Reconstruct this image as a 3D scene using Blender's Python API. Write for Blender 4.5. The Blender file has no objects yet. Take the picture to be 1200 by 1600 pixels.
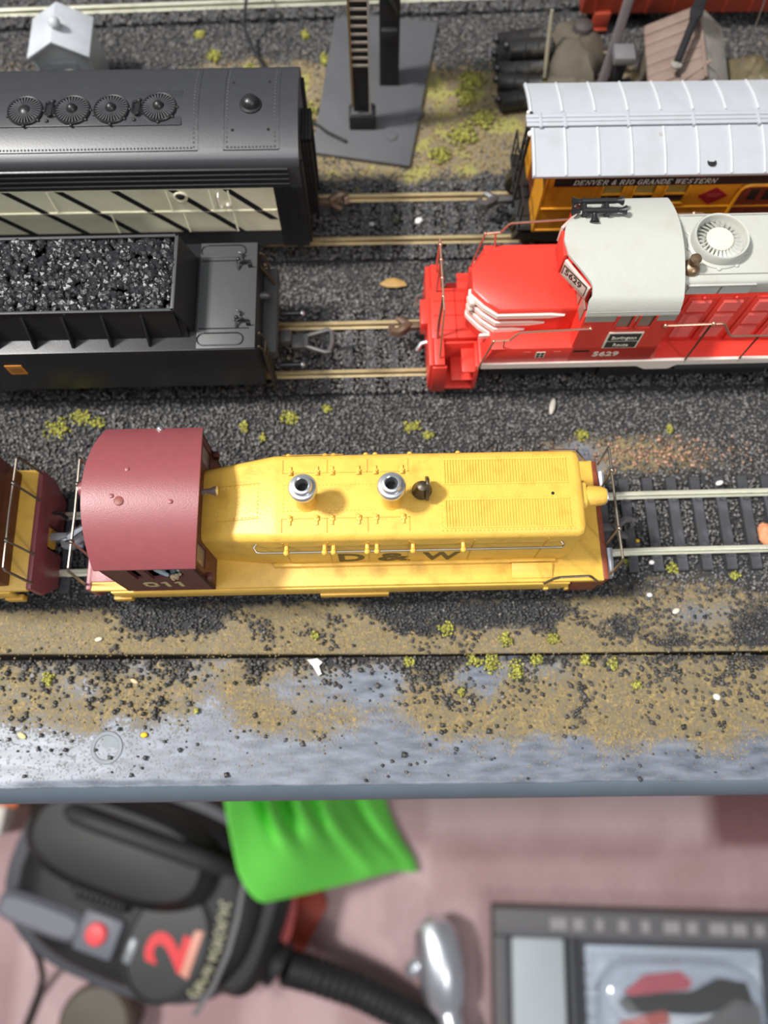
import bpy, bmesh, math, random
import numpy as np
from mathutils import Vector, Matrix

# ------------------------------------------------------------------ camera, world, lamps, exposure
S = 0.001                       # everything below is written in millimetres
scene = bpy.context.scene
COL = scene.collection

cam_data = bpy.data.cameras.new('camera')
cam = bpy.data.objects.new('camera', cam_data)
COL.objects.link(cam)
cam.location = (0, 0, 223.7 * S)
cam.rotation_euler = (math.radians(17.8), 0, 0)
cam_data.sensor_fit = 'HORIZONTAL'
cam_data.sensor_width = 36.0
cam_data.lens = 36.06
cam_data.clip_start = 0.005
cam_data.clip_end = 20
cam_data.dof.use_dof = True
cam_data.dof.focus_distance = 0.190
cam_data.dof.aperture_fstop = 13.0
scene.camera = cam

world = bpy.data.worlds.new('room_light')
scene.world = world
world.use_nodes = True
bg = world.node_tree.nodes['Background']
bg.inputs['Color'].default_value = (0.93, 0.97, 1.0, 1)
bg.inputs['Strength'].default_value = 0.17


def lamp(name, loc, target, sx, sy, power, color):
    d = bpy.data.lights.new(name, 'AREA')
    d.shape = 'RECTANGLE'
    d.size, d.size_y = sx, sy
    d.energy = power
    d.color = color
    o = bpy.data.objects.new(name, d)
    COL.objects.link(o)
    o.location = loc
    v = Vector(target) - Vector(loc)
    o.rotation_euler = v.to_track_quat('-Z', 'Y').to_euler()
    return o


lamp('ceiling_lamp_left', (-0.78, 0.09, 1.26), (0, 0.1, 0), 0.15, 0.15, 31, (1.0, 0.97, 0.93))
lamp('ceiling_lamp_front', (0.85, -1.0, 1.02), (0, 0.1, 0), 0.18, 0.18, 6.8, (1.0, 0.97, 0.93))
lamp('ceiling_tube', (-0.30, -0.22, 1.45), (-0.1, 0.1, 0), 1.4, 0.75, 12, (0.95, 0.98, 1.0))

scene.view_settings.view_transform = 'Standard'
scene.view_settings.look = 'None'
scene.view_settings.gamma = 1.0
scene.view_settings.use_curve_mapping = False
scene.view_settings.exposure = 0.03

random.seed(7)
rng = np.random.default_rng(11)


# ------------------------------------------------------------------ materials
def lin(c):
    out = []
    for v in c:
        v = v / 255.0
        out.append(v / 12.92 if v <= 0.04045 else ((v + 0.055) / 1.055) ** 2.4)
    return tuple(out)


def rgba(c):
    return lin(c) + (1.0,)


MATS = {}


def mat(name, col, rough=0.5, metal=0.0, var=0.12, scale=400.0, bump=0.0, bscale=2500.0, spec=0.5, dirt=None, dirt_amt=0.0, coat=0.0):
    """Painted plastic, metal and the like: a base colour with a little mottling, optional dirt blotches and fine bump."""
    if name in MATS:
        return MATS[name]
    m = bpy.data.materials.new(name)
    m.use_nodes = True
    nt = m.node_tree
    b = nt.nodes['Principled BSDF']
    b.inputs['Roughness'].default_value = rough
    b.inputs['Metallic'].default_value = metal
    b.inputs['Specular IOR Level'].default_value = spec
    b.inputs['Coat Weight'].default_value = coat
    tc = nt.nodes.new('ShaderNodeTexCoord')
    nz = nt.nodes.new('ShaderNodeTexNoise')
    nz.inputs['Scale'].default_value = scale
    nz.inputs['Detail'].default_value = 4
    nt.links.new(tc.outputs['Object'], nz.inputs['Vector'])
    ramp = nt.nodes.new('ShaderNodeMix')
    ramp.data_type = 'RGBA'
    c = lin(col)
    ramp.inputs['A'].default_value = tuple(min(1, x * (1 - var)) for x in c) + (1,)
    ramp.inputs['B'].default_value = tuple(min(1, x * (1 + var)) for x in c) + (1,)
    nt.links.new(nz.outputs['Fac'], ramp.inputs['Factor'])
    last = ramp.outputs['Result']
    if dirt is not None:
        n2 = nt.nodes.new('ShaderNodeTexNoise')
        n2.inputs['Scale'].default_value = scale * 0.55
        n2.inputs['Detail'].default_value = 7
        nt.links.new(tc.outputs['Object'], n2.inputs['Vector'])
        mr = nt.nodes.new('ShaderNodeMapRange')
        mr.inputs['From Min'].default_value = 0.52
        mr.inputs['From Max'].default_value = 0.72
        mr.inputs['To Max'].default_value = dirt_amt
        nt.links.new(n2.outputs['Fac'], mr.inputs['Value'])
        mx = nt.nodes.new('ShaderNodeMix')
        mx.data_type = 'RGBA'
        mx.inputs['B'].default_value = rgba(dirt)
        nt.links.new(mr.outputs['Result'], mx.inputs['Factor'])
        nt.links.new(last, mx.inputs['A'])
        last = mx.outputs['Result']
    nt.links.new(last, b.inputs['Base Color'])
    if bump > 0:
        n3 = nt.nodes.new('ShaderNodeTexNoise')
        n3.inputs['Scale'].default_value = bscale
        n3.inputs['Detail'].default_value = 2
        nt.links.new(tc.outputs['Object'], n3.inputs['Vector'])
        bp = nt.nodes.new('ShaderNodeBump')
        bp.inputs['Strength'].default_value = bump
        bp.inputs['Distance'].default_value = 0.0003
        nt.links.new(n3.outputs['Fac'], bp.inputs['Height'])
        nt.links.new(bp.outputs['Normal'], b.inputs['Normal'])
    MATS[name] = m
    return m


YEL = mat('yellow_paint', (230, 184, 80), 0.42, var=0.06, bump=0.25, bscale=1600, dirt=(176, 128, 40), dirt_amt=0.35)
YEL_D = mat('yellow_paint_worn', (208, 162, 64), 0.5, var=0.12, bump=0.2)
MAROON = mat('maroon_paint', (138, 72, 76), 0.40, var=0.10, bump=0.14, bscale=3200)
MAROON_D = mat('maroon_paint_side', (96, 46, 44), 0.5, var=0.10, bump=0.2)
BROWN = mat('red_brown_paint', (130, 62, 34), 0.55, var=0.15, dirt=(70, 36, 24), dirt_amt=0.6)
BLACK = mat('black_plastic', (34, 34, 37), 0.36, var=0.15, bump=0.08)
BLACK_R = mat('black_roof_plastic', (52, 53, 57), 0.40, var=0.12, bump=0.06, bscale=1800, spec=0.75)
BLACK_M = mat('black_matt', (26, 26, 28), 0.6, var=0.2)
DECKGREY = mat('dark_grey_deck', (66, 67, 68), 0.5, var=0.12)
RED = mat('red_paint', (222, 62, 50), 0.38, var=0.06, bump=0.1)
RED_D = mat('red_louvre', (222, 92, 84), 0.45, var=0.1)
GREY = mat('grey_roof_paint', (182, 183, 176), 0.42, var=0.04, scale=250, bump=0.2, bscale=700, dirt=(170, 160, 140), dirt_amt=0.3)
GREY_D = mat('grey_side_paint', (160, 162, 156), 0.5, var=0.05)
WHITE = mat('white_paint', (236, 226, 216), 0.45, var=0.04)
CREAM = mat('cream_side_paint', (232, 229, 200), 0.38, var=0.10, scale=120, dirt=(186, 176, 120), dirt_amt=0.4)
SILVER_ROOF = mat('silver_roof_paint', (172, 176, 182), 0.45, var=0.05, scale=200, bump=0.2, bscale=900, dirt=(150, 150, 150), dirt_amt=0.25)
GOLD = mat('golden_yellow_paint', (214, 146, 30), 0.45, var=0.10, dirt=(150, 90, 20), dirt_amt=0.4)
LETTER = mat('letter_white', (226, 222, 208), 0.5, var=0.03)
LETTER_C = mat('letter_cream', (206, 190, 140), 0.5, var=0.05)
INK = mat('letter_black', (46, 42, 30), 0.5, var=0.1)
STEEL = mat('steel_wire', (150, 142, 130), 0.32, metal=0.9, var=0.15)
COPPER = mat('copper_wire', (205, 160, 138), 0.35, metal=0.8, var=0.15)
ALU = mat('turned_aluminium', (205, 208, 212), 0.30, metal=0.85, var=0.08)
BORE = mat('dark_bore', (12, 12, 12), 0.8)
BRONZE = mat('dark_bronze', (84, 76, 62), 0.42, metal=0.6, var=0.2)
BRASS = mat('old_brass', (150, 126, 100), 0.36, metal=0.8, var=0.2)
RAIL_N = mat('nickel_rail', (206, 205, 186), 0.36, metal=0.35, var=0.10, scale=150, dirt=(150, 145, 120), dirt_amt=0.5)
RAIL_B = mat('brass_rail', (190, 170, 128), 0.4, metal=0.4, var=0.15, scale=150, dirt=(110, 96, 70), dirt_amt=0.6)
TIE = mat('tie_plastic', (62, 62, 66), 0.6, var=0.2, scale=300, bump=0.3, dirt=(96, 98, 108), dirt_amt=0.5)
COUPL = mat('coupler_plastic', (150, 154, 160), 0.35, metal=0.3, var=0.15)
COUPL_D = mat('dark_coupler', (92, 90, 90), 0.4, metal=0.3, var=0.15)
GLASS_D = mat('dark_window', (58, 52, 46), 0.15, var=0.1)
GLASS_G = mat('grey_window', (140, 128, 116), 0.2, var=0.1)
GLASS_O = mat('olive_window', (150, 134, 70), 0.3, var=0.2)
COAL = mat('coal_lumps', (32, 33, 36), 0.33, var=0.4, scale=700, bump=0.3, bscale=3000)
SHADE = mat('orange_emblem', (206, 134, 46), 0.5)
HUTG = mat('hut_grey', (176, 180, 184), 0.55, var=0.12, scale=150, bump=0.2)


# ------------------------------------------------------------------ mesh helpers (millimetres in, metres out)
class MB:
    def __init__(self):
        self.v, self.f = [], []

    def add(self, vs, fs):
        b = len(self.v)
        self.v += [tuple(p) for p in vs]
        self.f += [tuple(b + i for i in f) for f in fs]
        return self

    def box(self, x0, x1, y0, y1, z0, z1):
        vs = [(x, y, z) for z in (z0, z1) for y in (y0, y1) for x in (x0, x1)]
        return self.add(vs, [(0, 2, 3, 1), (4, 5, 7, 6), (0, 1, 5, 4), (2, 6, 7, 3), (0, 4, 6, 2), (1, 3, 7, 5)])

    def loft(self, rings, cap=True, closed=True):
        n = len(rings[0])
        vs = [p for r in rings for p in r]
        fs = []
        for i in range(len(rings) - 1):
            for j in range(n if closed else n - 1):
                k = (j + 1) % n
                fs.append((i * n + j, i * n + k, (i + 1) * n + k, (i + 1) * n + j))
        if cap and closed:
            fs.append(tuple(range(n))[::-1])
            fs.append(tuple((len(rings) - 1) * n + j for j in range(n)))
        return self.add(vs, fs)

    def prismx(self, prof, x0, x1):
        return self.loft([[(x0, y, z) for y, z in prof], [(x1, y, z) for y, z in prof]])

    def prismy(self, prof, y0, y1):
        return self.loft([[(x, y0, z) for x, z in prof], [(x, y1, z) for x, z in prof]])

    def prismz(self, poly, z0, z1):
        return self.loft([[(x, y, z0) for x, y in poly], [(x, y, z1) for x, y in poly]])

    def cyl(self, p0, p1, r0, r1=None, n=12, cap=True):
        r1 = r0 if r1 is None else r1
        p0, p1 = Vector(p0), Vector(p1)
        d = (p1 - p0).normalized()
        a = d.orthogonal().normalized()
        b = d.cross(a)
        ring = lambda p, r: [tuple(p + (a * math.cos(t) + b * math.sin(t)) * r) for t in [2 * math.pi * i / n for i in range(n)]]
        return self.loft([ring(p0, r0), ring(p1, r1)], cap)

    def tube(self, pts, r, n=6, closed=False):
        P = [Vector(p) for p in pts]
        rings = []
        a = None
        m = len(P)
        for i, p in enumerate(P):
            q0 = P[(i - 1) % m] if closed else P[max(i - 1, 0)]
            q1 = P[(i + 1) % m] if closed else P[min(i + 1, m - 1)]
            d = (q1 - q0)
            d = d.normalized() if d.length > 1e-9 else Vector((1, 0, 0))
            a = d.orthogonal().normalized() if a is None else (a - d * a.dot(d)).normalized()
            b = d.cross(a)
            rr = r[i] if isinstance(r, (list, tuple)) else r
            rings.append([tuple(p + (a * math.cos(t) + b * math.sin(t)) * rr) for t in [2 * math.pi * k / n for k in range(n)]])
        if closed:
            rings.append(rings[0])
        return self.loft(rings, not closed)

    def lathe(self, prof, c=(0, 0, 0), n=24, axis=(0, 0, 1)):
        d = Vector(axis).normalized()
        a = d.orthogonal().normalized()
        b = d.cross(a)
        c = Vector(c)
        rings = [[tuple(c + d * z + (a * math.cos(t) + b * math.sin(t)) * max(r, 0.001)) for t in [2 * math.pi * k / n for k in range(n)]] for r, z in prof]
        return self.loft(rings)

    def ball(self, c, r, n=10, m=6, sx=1, sy=1, sz=1):
        rings = []
        for i in range(m + 1):
            t = math.pi * i / m
            rr = max(math.sin(t), 0.02)
            rings.append([(c[0] + sx * r * rr * math.cos(2 * math.pi * k / n), c[1] + sy * r * rr * math.sin(2 * math.pi * k / n), c[2] - sz * r * math.cos(t)) for k in range(n)])
        return self.loft(rings)

    def stud(self, p, r, h=None):
        h = r * 0.8 if h is None else h
        x, y, z = p
        return self.add([(x - r, y - r, z), (x + r, y - r, z), (x + r, y + r, z), (x - r, y + r, z), (x, y, z + h)], [(0, 1, 4), (1, 2, 4), (2, 3, 4), (3, 0, 4)])

    def quad(self, a, b, c, d):
        return self.add([a, b, c, d], [(0, 1, 2, 3)])


def link(name, me, m, parent=None):
    o = bpy.data.objects.new(name, me)
    COL.objects.link(o)
    if m is not None:
        me.materials.append(m)
    if parent is not None:
        o.parent = parent
    return o


def build(name, mb, m, parent=None, bevel=0.0, smooth=None, seg=2, fix=True):
    me = bpy.data.meshes.new(name)
    me.from_pydata([(x * S, y * S, z * S) for x, y, z in mb.v], [], mb.f)
    if fix:
        bm = bmesh.new()
        bm.from_mesh(me)
        bmesh.ops.recalc_face_normals(bm, faces=bm.faces)
        if bevel > 0:
            es = [e for e in bm.edges if len(e.link_faces) == 2 and e.calc_face_angle(0) > 0.6]
            bmesh.ops.bevel(bm, geom=es, offset=bevel * S, segments=seg, profile=0.5, affect='EDGES', clamp_overlap=True)
        bm.to_mesh(me)
        bm.free()
    if smooth is None:
        smooth = bevel > 0
    if smooth:
        me.polygons.foreach_set('use_smooth', [True] * len(me.polygons))
        me.set_sharp_from_angle(angle=math.radians(38))
    o = link(name, me, m, parent)
    if name in ('slats', 'rivets', 'side_rivets', 'roof_rivets', 'spikes', 'fan_grille'):
        o['kind'] = 'stuff'    # too small to pick apart one by one
    return o


def thing(name, label, cat, loc=(0, 0, 0), rot=0.0, group=None):
    o = bpy.data.objects.new(name, None)
    COL.objects.link(o)
    o.empty_display_size = 0.01
    o.location = (loc[0] * S, loc[1] * S, loc[2] * S)
    o.rotation_euler = (0, 0, rot)
    return tag(o, label, cat, group)


def tag(o, label=None, cat=None, group=None, kind=None):
    if label: o['label'] = label
    if cat: o['category'] = cat
    if group: o['group'] = group
    if kind: o['kind'] = kind
    return o


def lab(o, label):
    o['label'] = label
    return o


def copy_part(src, parent, loc=None, rotz=None):
    c = src.copy()
    COL.objects.link(c)
    c.parent = parent
    if loc is not None:
        c.location = (loc[0] * S, loc[1] * S, loc[2] * S)
    if rotz is not None:
        c.rotation_euler = (0, 0, rotz)
    for ch in list(src.children):
        k = ch.copy()
        COL.objects.link(k)
        k.parent = c
    return c


def place(o, loc, rotz=0.0):
    o.location = (loc[0] * S, loc[1] * S, loc[2] * S)
    o.rotation_euler = (0, 0, rotz)
    return o


def text_mesh(body, size, origin, u, v, extrude=0.08, shear=0.0, bold=0.0, stretch=1.0, align='LEFT'):
    """Lettering as real raised letters: the built-in font, laid in the plane spanned by u and v."""
    cu = bpy.data.curves.new('lettering', 'FONT')
    cu.body = body
    cu.size = 1.0
    cu.shear = shear
    cu.offset = bold
    cu.extrude = extrude / size
    cu.resolution_u = 3
    cu.align_x = align
    o = bpy.data.objects.new('lettering', cu)
    COL.objects.link(o)
    bpy.context.view_layer.update()
    me = bpy.data.meshes.new_from_object(o.evaluated_get(bpy.context.evaluated_depsgraph_get()))
    bpy.data.objects.remove(o)
    bpy.data.curves.remove(cu)
    u, v = Vector(u).normalized(), Vector(v).normalized()
    w = u.cross(v)
    M = Matrix(((u.x * size * stretch, v.x * size, w.x * size, origin[0]), (u.y * size * stretch, v.y * size, w.y * size, origin[1]), (u.z * size * stretch, v.z * size, w.z * size, origin[2]), (0, 0, 0, 1)))
    me.transform(Matrix.Scale(S, 4) @ M)
    me.materials.clear()
    return me


def lettering(name, body, size, origin, u, v, m, parent, **kw):
    return link(name, text_mesh(body, size, origin, u, v, **kw), m, parent)


SERIF = {  # strokes in a unit box: (x0, y0, x1, y1, width)
    'D': [(.12, 0, .12, 1, .17), (.0, 0, .5, 0, .09), (.0, 1, .5, 1, .09), (.5, 0, .78, .25, .12), (.78, .25, .78, .75, .17), (.78, .75, .5, 1, .12)],
    'E': [(.12, 0, .12, 1, .17), (0, 0, .75, 0, .1), (0, 1, .75, 1, .1), (.12, .5, .55, .5, .09), (.75, 0, .75, .22, .08), (.75, .78, .75, 1, .08)],
    'N': [(.1, 0, .1, 1, .09), (.1, 1, .82, 0, .17), (.82, 0, .82, 1, .09), (-.03, 0, .25, 0, .08), (.68, 1, .97, 1, .08)],
    'V': [(.08, 1, .45, 0, .17), (.45, 0, .82, 1, .09), (-.05, 1, .25, 1, .08), (.68, 1, .95, 1, .08)],
    'R': [(.12, 0, .12, 1, .17), (0, 1, .5, 1, .09), (.5, 1, .72, .88, .1), (.72, .88, .72, .62, .16), (.72, .62, .5, .5, .1), (.12, .5, .5, .5, .09), (.42, .5, .82, 0, .16), (0, 0, .28, 0, .08)],
    'I': [(.2, 0, .2, 1, .18), (.03, 0, .38, 0, .09), (.03, 1, .38, 1, .09)],
    'O': [(.3, 0, .6, 0, .1), (.3, 1, .6, 1, .1), (.3, 0, .1, .28, .13), (.1, .28, .1, .72, .17), (.1, .72, .3, 1, .13), (.6, 0, .8, .28, .13), (.8, .28, .8, .72, .17), (.8, .72, .6, 1, .13)],
    'G': [(.3, 0, .62, 0, .1), (.3, 1, .62, 1, .1), (.3, 0, .1, .28, .13), (.1, .28, .1, .72, .17), (.1, .72, .3, 1, .13), (.62, 1, .76, .76, .1), (.74, 0, .74, .45, .16), (.52, .45, .88, .45, .09)],
    'A': [(.06, 0, .42, 1, .09), (.42, 1, .8, 0, .17), (.2, .36, .62, .36, .08), (-.06, 0, .2, 0, .08), (.64, 0, .95, 0, .08)],
    'W': [(.05, 1, .28, 0, .16), (.28, 0, .52, 1, .09), (.52, 1, .75, 0, .16), (.75, 0, 1.0, 1, .09), (-.08, 1, .18, 1, .08), (.4, 1, .62, 1, .08), (.88, 1, 1.1, 1, .08)],
    'S': [(.12, .12, .45, 0, .1), (.45, 0, .7, .2, .13), (.7, .2, .62, .42, .15), (.62, .42, .22, .6, .17), (.22, .6, .15, .82, .15), (.15, .82, .4, 1, .12), (.4, 1, .68, .88, .1), (.68, .72, .68, 1, .07), (.1, 0, .1, .28, .07)],
    'T': [(.4, 0, .4, 1, .18), (.02, 1, .78, 1, .1), (.02, .76, .02, 1, .08), (.78, .76, .78, 1, .08), (.22, 0, .58, 0, .08)],
    '&': [(.8, 0, .28, .72, .14), (.28, .72, .3, .92, .1), (.3, .92, .48, 1, .1), (.48, 1, .58, .82, .1), (.58, .82, .14, .38, .12), (.14, .38, .12, .14, .14), (.12, .14, .34, 0, .11), (.34, 0, .62, .14, .1), (.62, .14, .78, .45, .09)],
    '0': [(.12, .2, .12, .8, .22), (.78, .2, .78, .8, .22), (.2, .06, .7, .06, .16), (.2, .94, .7, .94, .16), (.12, .2, .22, .06, .16), (.12, .8, .22, .94, .16), (.78, .2, .68, .06, .16), (.78, .8, .68, .94, .16)],
    '1': [(.42, 0, .42, 1, .24), (.18, .86, .42, 1, .16)],
}


def serif_text(body, h, w, gap, origin, u, v, depth=0.1, slant=0.0, space=0.5):
    u, v = Vector(u), Vector(v)
    n = u.cross(v)
    mb = MB()
    pen = 0.0
    O = Vector(origin)
    P = lambda x, y, d: tuple(O + u * (x + slant * y) + v * y + n * d)
    for ch in body:
        if ch == ' ':
            pen += w * space
            continue
        adv = {'I': .45, 'W': 1.15, '1': .75}.get(ch, .95)
        for x0, y0, x1, y1, t in SERIF[ch]:
            a, b = Vector((pen + x0 * w, y0 * h)), Vector((pen + x1 * w, y1 * h))
            d = (b - a).normalized()
            q = Vector((-d.y, d.x)) * t * min(w, h) * 0.5
            e = d * t * min(w, h) * 0.3
            c = [a - e - q, b + e - q, b + e + q, a - e + q]
            mb.loft([[P(p.x, p.y, 0) for p in c], [P(p.x, p.y, depth) for p in c]])
        pen += w * adv + gap
    return mb


# ------------------------------------------------------------------ value noise used for where dirt, turf and ballast lie
_LAT = rng.random((512, 512))


def vnoise(x, y, s, seed=0):
    x = np.asarray(x) / s + seed * 17.3 + 1000
    y = np.asarray(y) / s + seed * 9.7 + 1000
    xi, yi = np.floor(x).astype(int), np.floor(y).astype(int)
    fx, fy = x - xi, y - yi
    fx, fy = fx * fx * (3 - 2 * fx), fy * fy * (3 - 2 * fy)
    g = lambda a, b: _LAT[a % 512, b % 512]
    return (g(xi, yi) * (1 - fx) + g(xi + 1, yi) * fx) * (1 - fy) + (g(xi, yi + 1) * (1 - fx) + g(xi + 1, yi + 1) * fx) * fy


def fnoise(x, y, s, seed=0):
    return (vnoise(x, y, s, seed) * .5 + vnoise(x, y, s * .47, seed + 1) * .3 + vnoise(x, y, s * .21, seed + 2) * .2)


def sstep(a, b, x):
    t = np.clip((x - a) / (b - a), 0, 1)
    return t * t * (3 - 2 * t)


SEAM = lambda X: 28.4 + 0.0099 * X


def blob(X, Y, cx, cy, rx, ry):
    return np.clip(1.25 - np.sqrt(((X - cx) / rx) ** 2 + ((Y - cy) / ry) ** 2), 0, 1)


def cover(X, Y):
    """How densely dark ballast lies at X, Y; how much tan turf; how much yellow-green turf."""
    X, Y = np.asarray(X, float), np.asarray(Y, float)
    s = SEAM(X)
    n1, n2, n3 = fnoise(X, Y, 14, 1), fnoise(X, Y, 7, 4), fnoise(X, Y, 30, 8)
    # front board: grey paint, tan turf, grains thinning out from the seam
    front = np.clip((0.85 * np.exp(-(s - Y) / 2.4) * (.2 + 1.3 * sstep(.4, .62, n2)) + 0.50 * np.exp(-(s - Y) / 9.0) * (0.15 + 1.6 * sstep(.36, .64, n1))) * (.35 + 1.2 * n2), 0, 1)
    front = np.maximum(front, .75 * sstep(.70, .80, n2) * (Y > 5))
    front = np.maximum(front, 0.05 * sstep(.5, .75, n2) * (Y > 2))
    tanf = sstep(.30, .66, n1 * .5 + n3 * .5 + 0.10 * sstep(4, 14, Y) - 0.16 * (1 - sstep(3, 9, Y))
                 + .10 * blob(X, Y, -70, 16, 40, 9) + .20 * blob(X, Y, 62, 11, 46, 12) + .14 * blob(X, Y, 12, 14, 14, 7) + .16 * blob(X, Y, -38, 13, 9, 6) + .1 * blob(X, Y, -20, 6, 8, 6) - .24 * blob(X, Y, -8, 20, 12, 6) - .14 * blob(X, Y, -54, 10, 12, 7) - .2 * blob(X, Y, 26, 20, 7, 7) - .01)
    # strip between the seam and the first track
    strip = sstep(.34, .66, n2 * .45 + n1 * .35 + .42 * blob(X, Y, -60, 39, 21, 6.5) + .48 * blob(X, Y, 26, 41, 37, 7) + .25 * sstep(58, 80, X) - .05) * .95
    strip = np.where(Y < s + 2, strip * .35, strip)
    under = sstep(43.5, 46.5, Y + n2 * 3 - .02 * X)
    mid = np.maximum(strip, under)
    bare = np.clip(blob(X, Y, 78, 91, 32, 7.5) * .9 + .8 * blob(X, Y, 60, 88, 9, 6) + .7 * blob(X, Y, 88, 45, 24, 8), 0, 1)
    mid = np.clip(mid - bare * (.35 + .9 * n2), 0, 1)
    # turf behind the third track
    b1 = sstep(196, 206, Y + n1 * 10) * (1 - sstep(246, 258, Y + n1 * 12 + .03 * X))
    side = sstep(-75, -60, X + n1 * 14) * .95 + .7 * blob(X, Y, -150, 235, 22, 18)
    turf = np.clip(b1 * side, 0, 1)
    back = np.clip(1 - turf * (.55 + .9 * n2), 0, 1)
    ball = np.where(Y < s, front, np.where(Y < 112, mid, np.where(Y < 190, 1.0, back)))
    tan = np.where(Y < s, tanf, np.where(Y < 112, np.clip(.75 + .5 * n1 - .9 * blob(X, Y, 60, 90, 10, 7) - .7 * blob(X, Y, 92, 40, 12, 5) * n2 * 2, 0, 1), .9))
    grn = np.where(Y > 190, turf * sstep(.50, .66, n2 * .7 + n1 * .3), 0.0)
    return ball, tan, grn


def ground_mat():
    m = bpy.data.materials.new('scenic_ground')
    m.use_nodes = True
    nt = m.node_tree
    N, L = nt.nodes, nt.links
    b = N['Principled BSDF']
    tc = N.new('ShaderNodeTexCoord')

    def noise(scale, det=3):
        n = N.new('ShaderNodeTexNoise')
        n.inputs['Scale'].default_value = scale
        n.inputs['Detail'].default_value = det
        L.new(tc.outputs['Object'], n.inputs['Vector'])
        return n.outputs['Fac']

    def attr(a):
        n = N.new('ShaderNodeAttribute')
        n.attribute_name = a
        return n.outputs['Fac']

    def math_(op, a, c):
        n = N.new('ShaderNodeMath')
        n.operation = op
        for i, x in enumerate((a, c)):
            if isinstance(x, (int, float)):
                n.inputs[i].default_value = x
            else:
                L.new(x, n.inputs[i])
        return n.outputs[0]

    def mixc(fac, a, c):
        n = N.new('ShaderNodeMix')
        n.data_type = 'RGBA'
        L.new(fac, n.inputs['Factor'])
        for s_, x in (('A', a), ('B', c)):
            if isinstance(x, tuple):
                n.inputs[s_].default_value = rgba(x)
            else:
                L.new(x, n.inputs[s_])
        return n.outputs['Result']

    def rng_(v, lo, hi):
        n = N.new('ShaderNodeMapRange')
        n.inputs['From Min'].default_value = lo
        n.inputs['From Max'].default_value = hi
        L.new(v, n.inputs['Value'])
        return n.outputs['Result']

    fine, mid = noise(1500, 3), noise(420, 4)
    brush = N.new('ShaderNodeTexNoise')
    mp = N.new('ShaderNodeMapping')
    mp.inputs['Scale'].default_value = (110, 420, 60)
    L.new(tc.outputs['Object'], mp.inputs['Vector'])
    L.new(mp.outputs['Vector'], brush.inputs['Vector'])
    brush.inputs['Scale'].default_value = 1.0
    brush.inputs['Detail'].default_value = 4
    paint = mixc(rng_(brush.outputs['Fac'], .3, .7), (74, 81, 93), (116, 123, 137))
    tan = mixc(rng_(fine, .30, .70), (92, 79, 50), (160, 140, 98))
    tan = mixc(rng_(mid, .35, .7), tan, (114, 104, 80))
    f = rng_(math_('ADD', attr('tan'), math_('MULTIPLY', math_('SUBTRACT', fine, .5), 2.2)), .15, .95)
    c = mixc(f, paint, tan)
    g = rng_(math_('ADD', attr('green'), math_('MULTIPLY', math_('SUBTRACT', mid, .5), 1.2)), .35, .8)
    c = mixc(g, c, mixc(fine, (116, 113, 58), (164, 160, 92)))
    d = rng_(math_('ADD', attr('dark'), math_('MULTIPLY', math_('SUBTRACT', mid, .5), .9)), .45, .85)
    c = mixc(d, c, (52, 51, 52))
    L.new(c, b.inputs['Base Color'])
    rr = N.new('ShaderNodeMapRange')
    rr.inputs['To Min'].default_value = 0.42
    rr.inputs['To Max'].default_value = 0.95
    L.new(math_('MAXIMUM', f, d), rr.inputs['Value'])
    L.new(rr.outputs['Result'], b.inputs['Roughness'])
    bp = N.new('ShaderNodeBump')
    bp.inputs['Strength'].default_value = 0.32
    bp.inputs['Distance'].default_value = 0.0006
    L.new(math_('ADD', math_('MULTIPLY', fine, math_('ADD', f, .08)), math_('MULTIPLY', brush.outputs['Fac'], .5)), bp.inputs['Height'])
    L.new(bp.outputs['Normal'], b.inputs['Normal'])
    return m


def ground_sheet(name, xs, ys, thick, z, parent, m, front_round=False):
    """A board with a finely divided top that carries the ballast, turf and tuft amounts as attributes."""
    X, Y = np.meshgrid(xs, ys)
    Yw = Y.copy()
    if name == 'front_board':
        Yw = np.where(Y > 27, np.minimum(Y, SEAM(X) - 0.32), Y + 0.0116 * X * (1 - sstep(0, 25, Y)))
    else:
        Yw = np.where(Y < 30, np.maximum(Y, SEAM(X) + 0.32), Y)
    Z = z + (fnoise(X, Y, 6, 3) - .5) * .5
    if front_round:
        Z = z + (fnoise(X, Y, 9, 3) - .5) * .25 - .5 * sstep(-4.6, -6.6, Y) * sstep(.35, .6, vnoise(X, Y * 0, 24, 5))
    ny, nx = X.shape
    V = np.stack([X, Yw, Z], -1).reshape(-1, 3) * S
    idx = np.arange(nx * ny).reshape(ny, nx)
    F = np.stack([idx[:-1, :-1], idx[:-1, 1:], idx[1:, 1:], idx[1:, :-1]], -1).reshape(-1, 4)
    # skirt and underside
    per = np.concatenate([idx[0, :], idx[1:, -1], idx[-1, -2::-1], idx[-2:0:-1, 0]])
    low = V[per].copy()
    low[:, 2] = (z - thick) * S
    nb = len(V)
    V = np.concatenate([V, low])
    m_ = len(per)
    k = np.arange(m_)
    sk = np.stack([per[k], nb + k, nb + (k + 1) % m_, per[(k + 1) % m_]], -1)
    faces = F.tolist() + sk.tolist() + [list(range(nb + m_ - 1, nb - 1, -1))]
    me = bpy.data.meshes.new(name)
    me.from_pydata(V.tolist(), [], faces)
    ball, tan, grn = cover(X.ravel(), Yw.ravel())
    if front_round:
        tan = tan * sstep(-2, 3, Yw.ravel())
        grn = grn * 0
    for a, val in (('dark', ball), ('tan', tan), ('green', grn)):
        at = me.attributes.new(a, 'FLOAT', 'POINT')
        full = np.zeros(len(V))
        full[:nb] = val
        at.data.foreach_set('value', full.astype(np.float32))
    sm = np.zeros(len(faces), bool)
    sm[:len(F)] = True
    me.polygons.foreach_set('use_smooth', sm)
    return link(name, me, m, parent)


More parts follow.
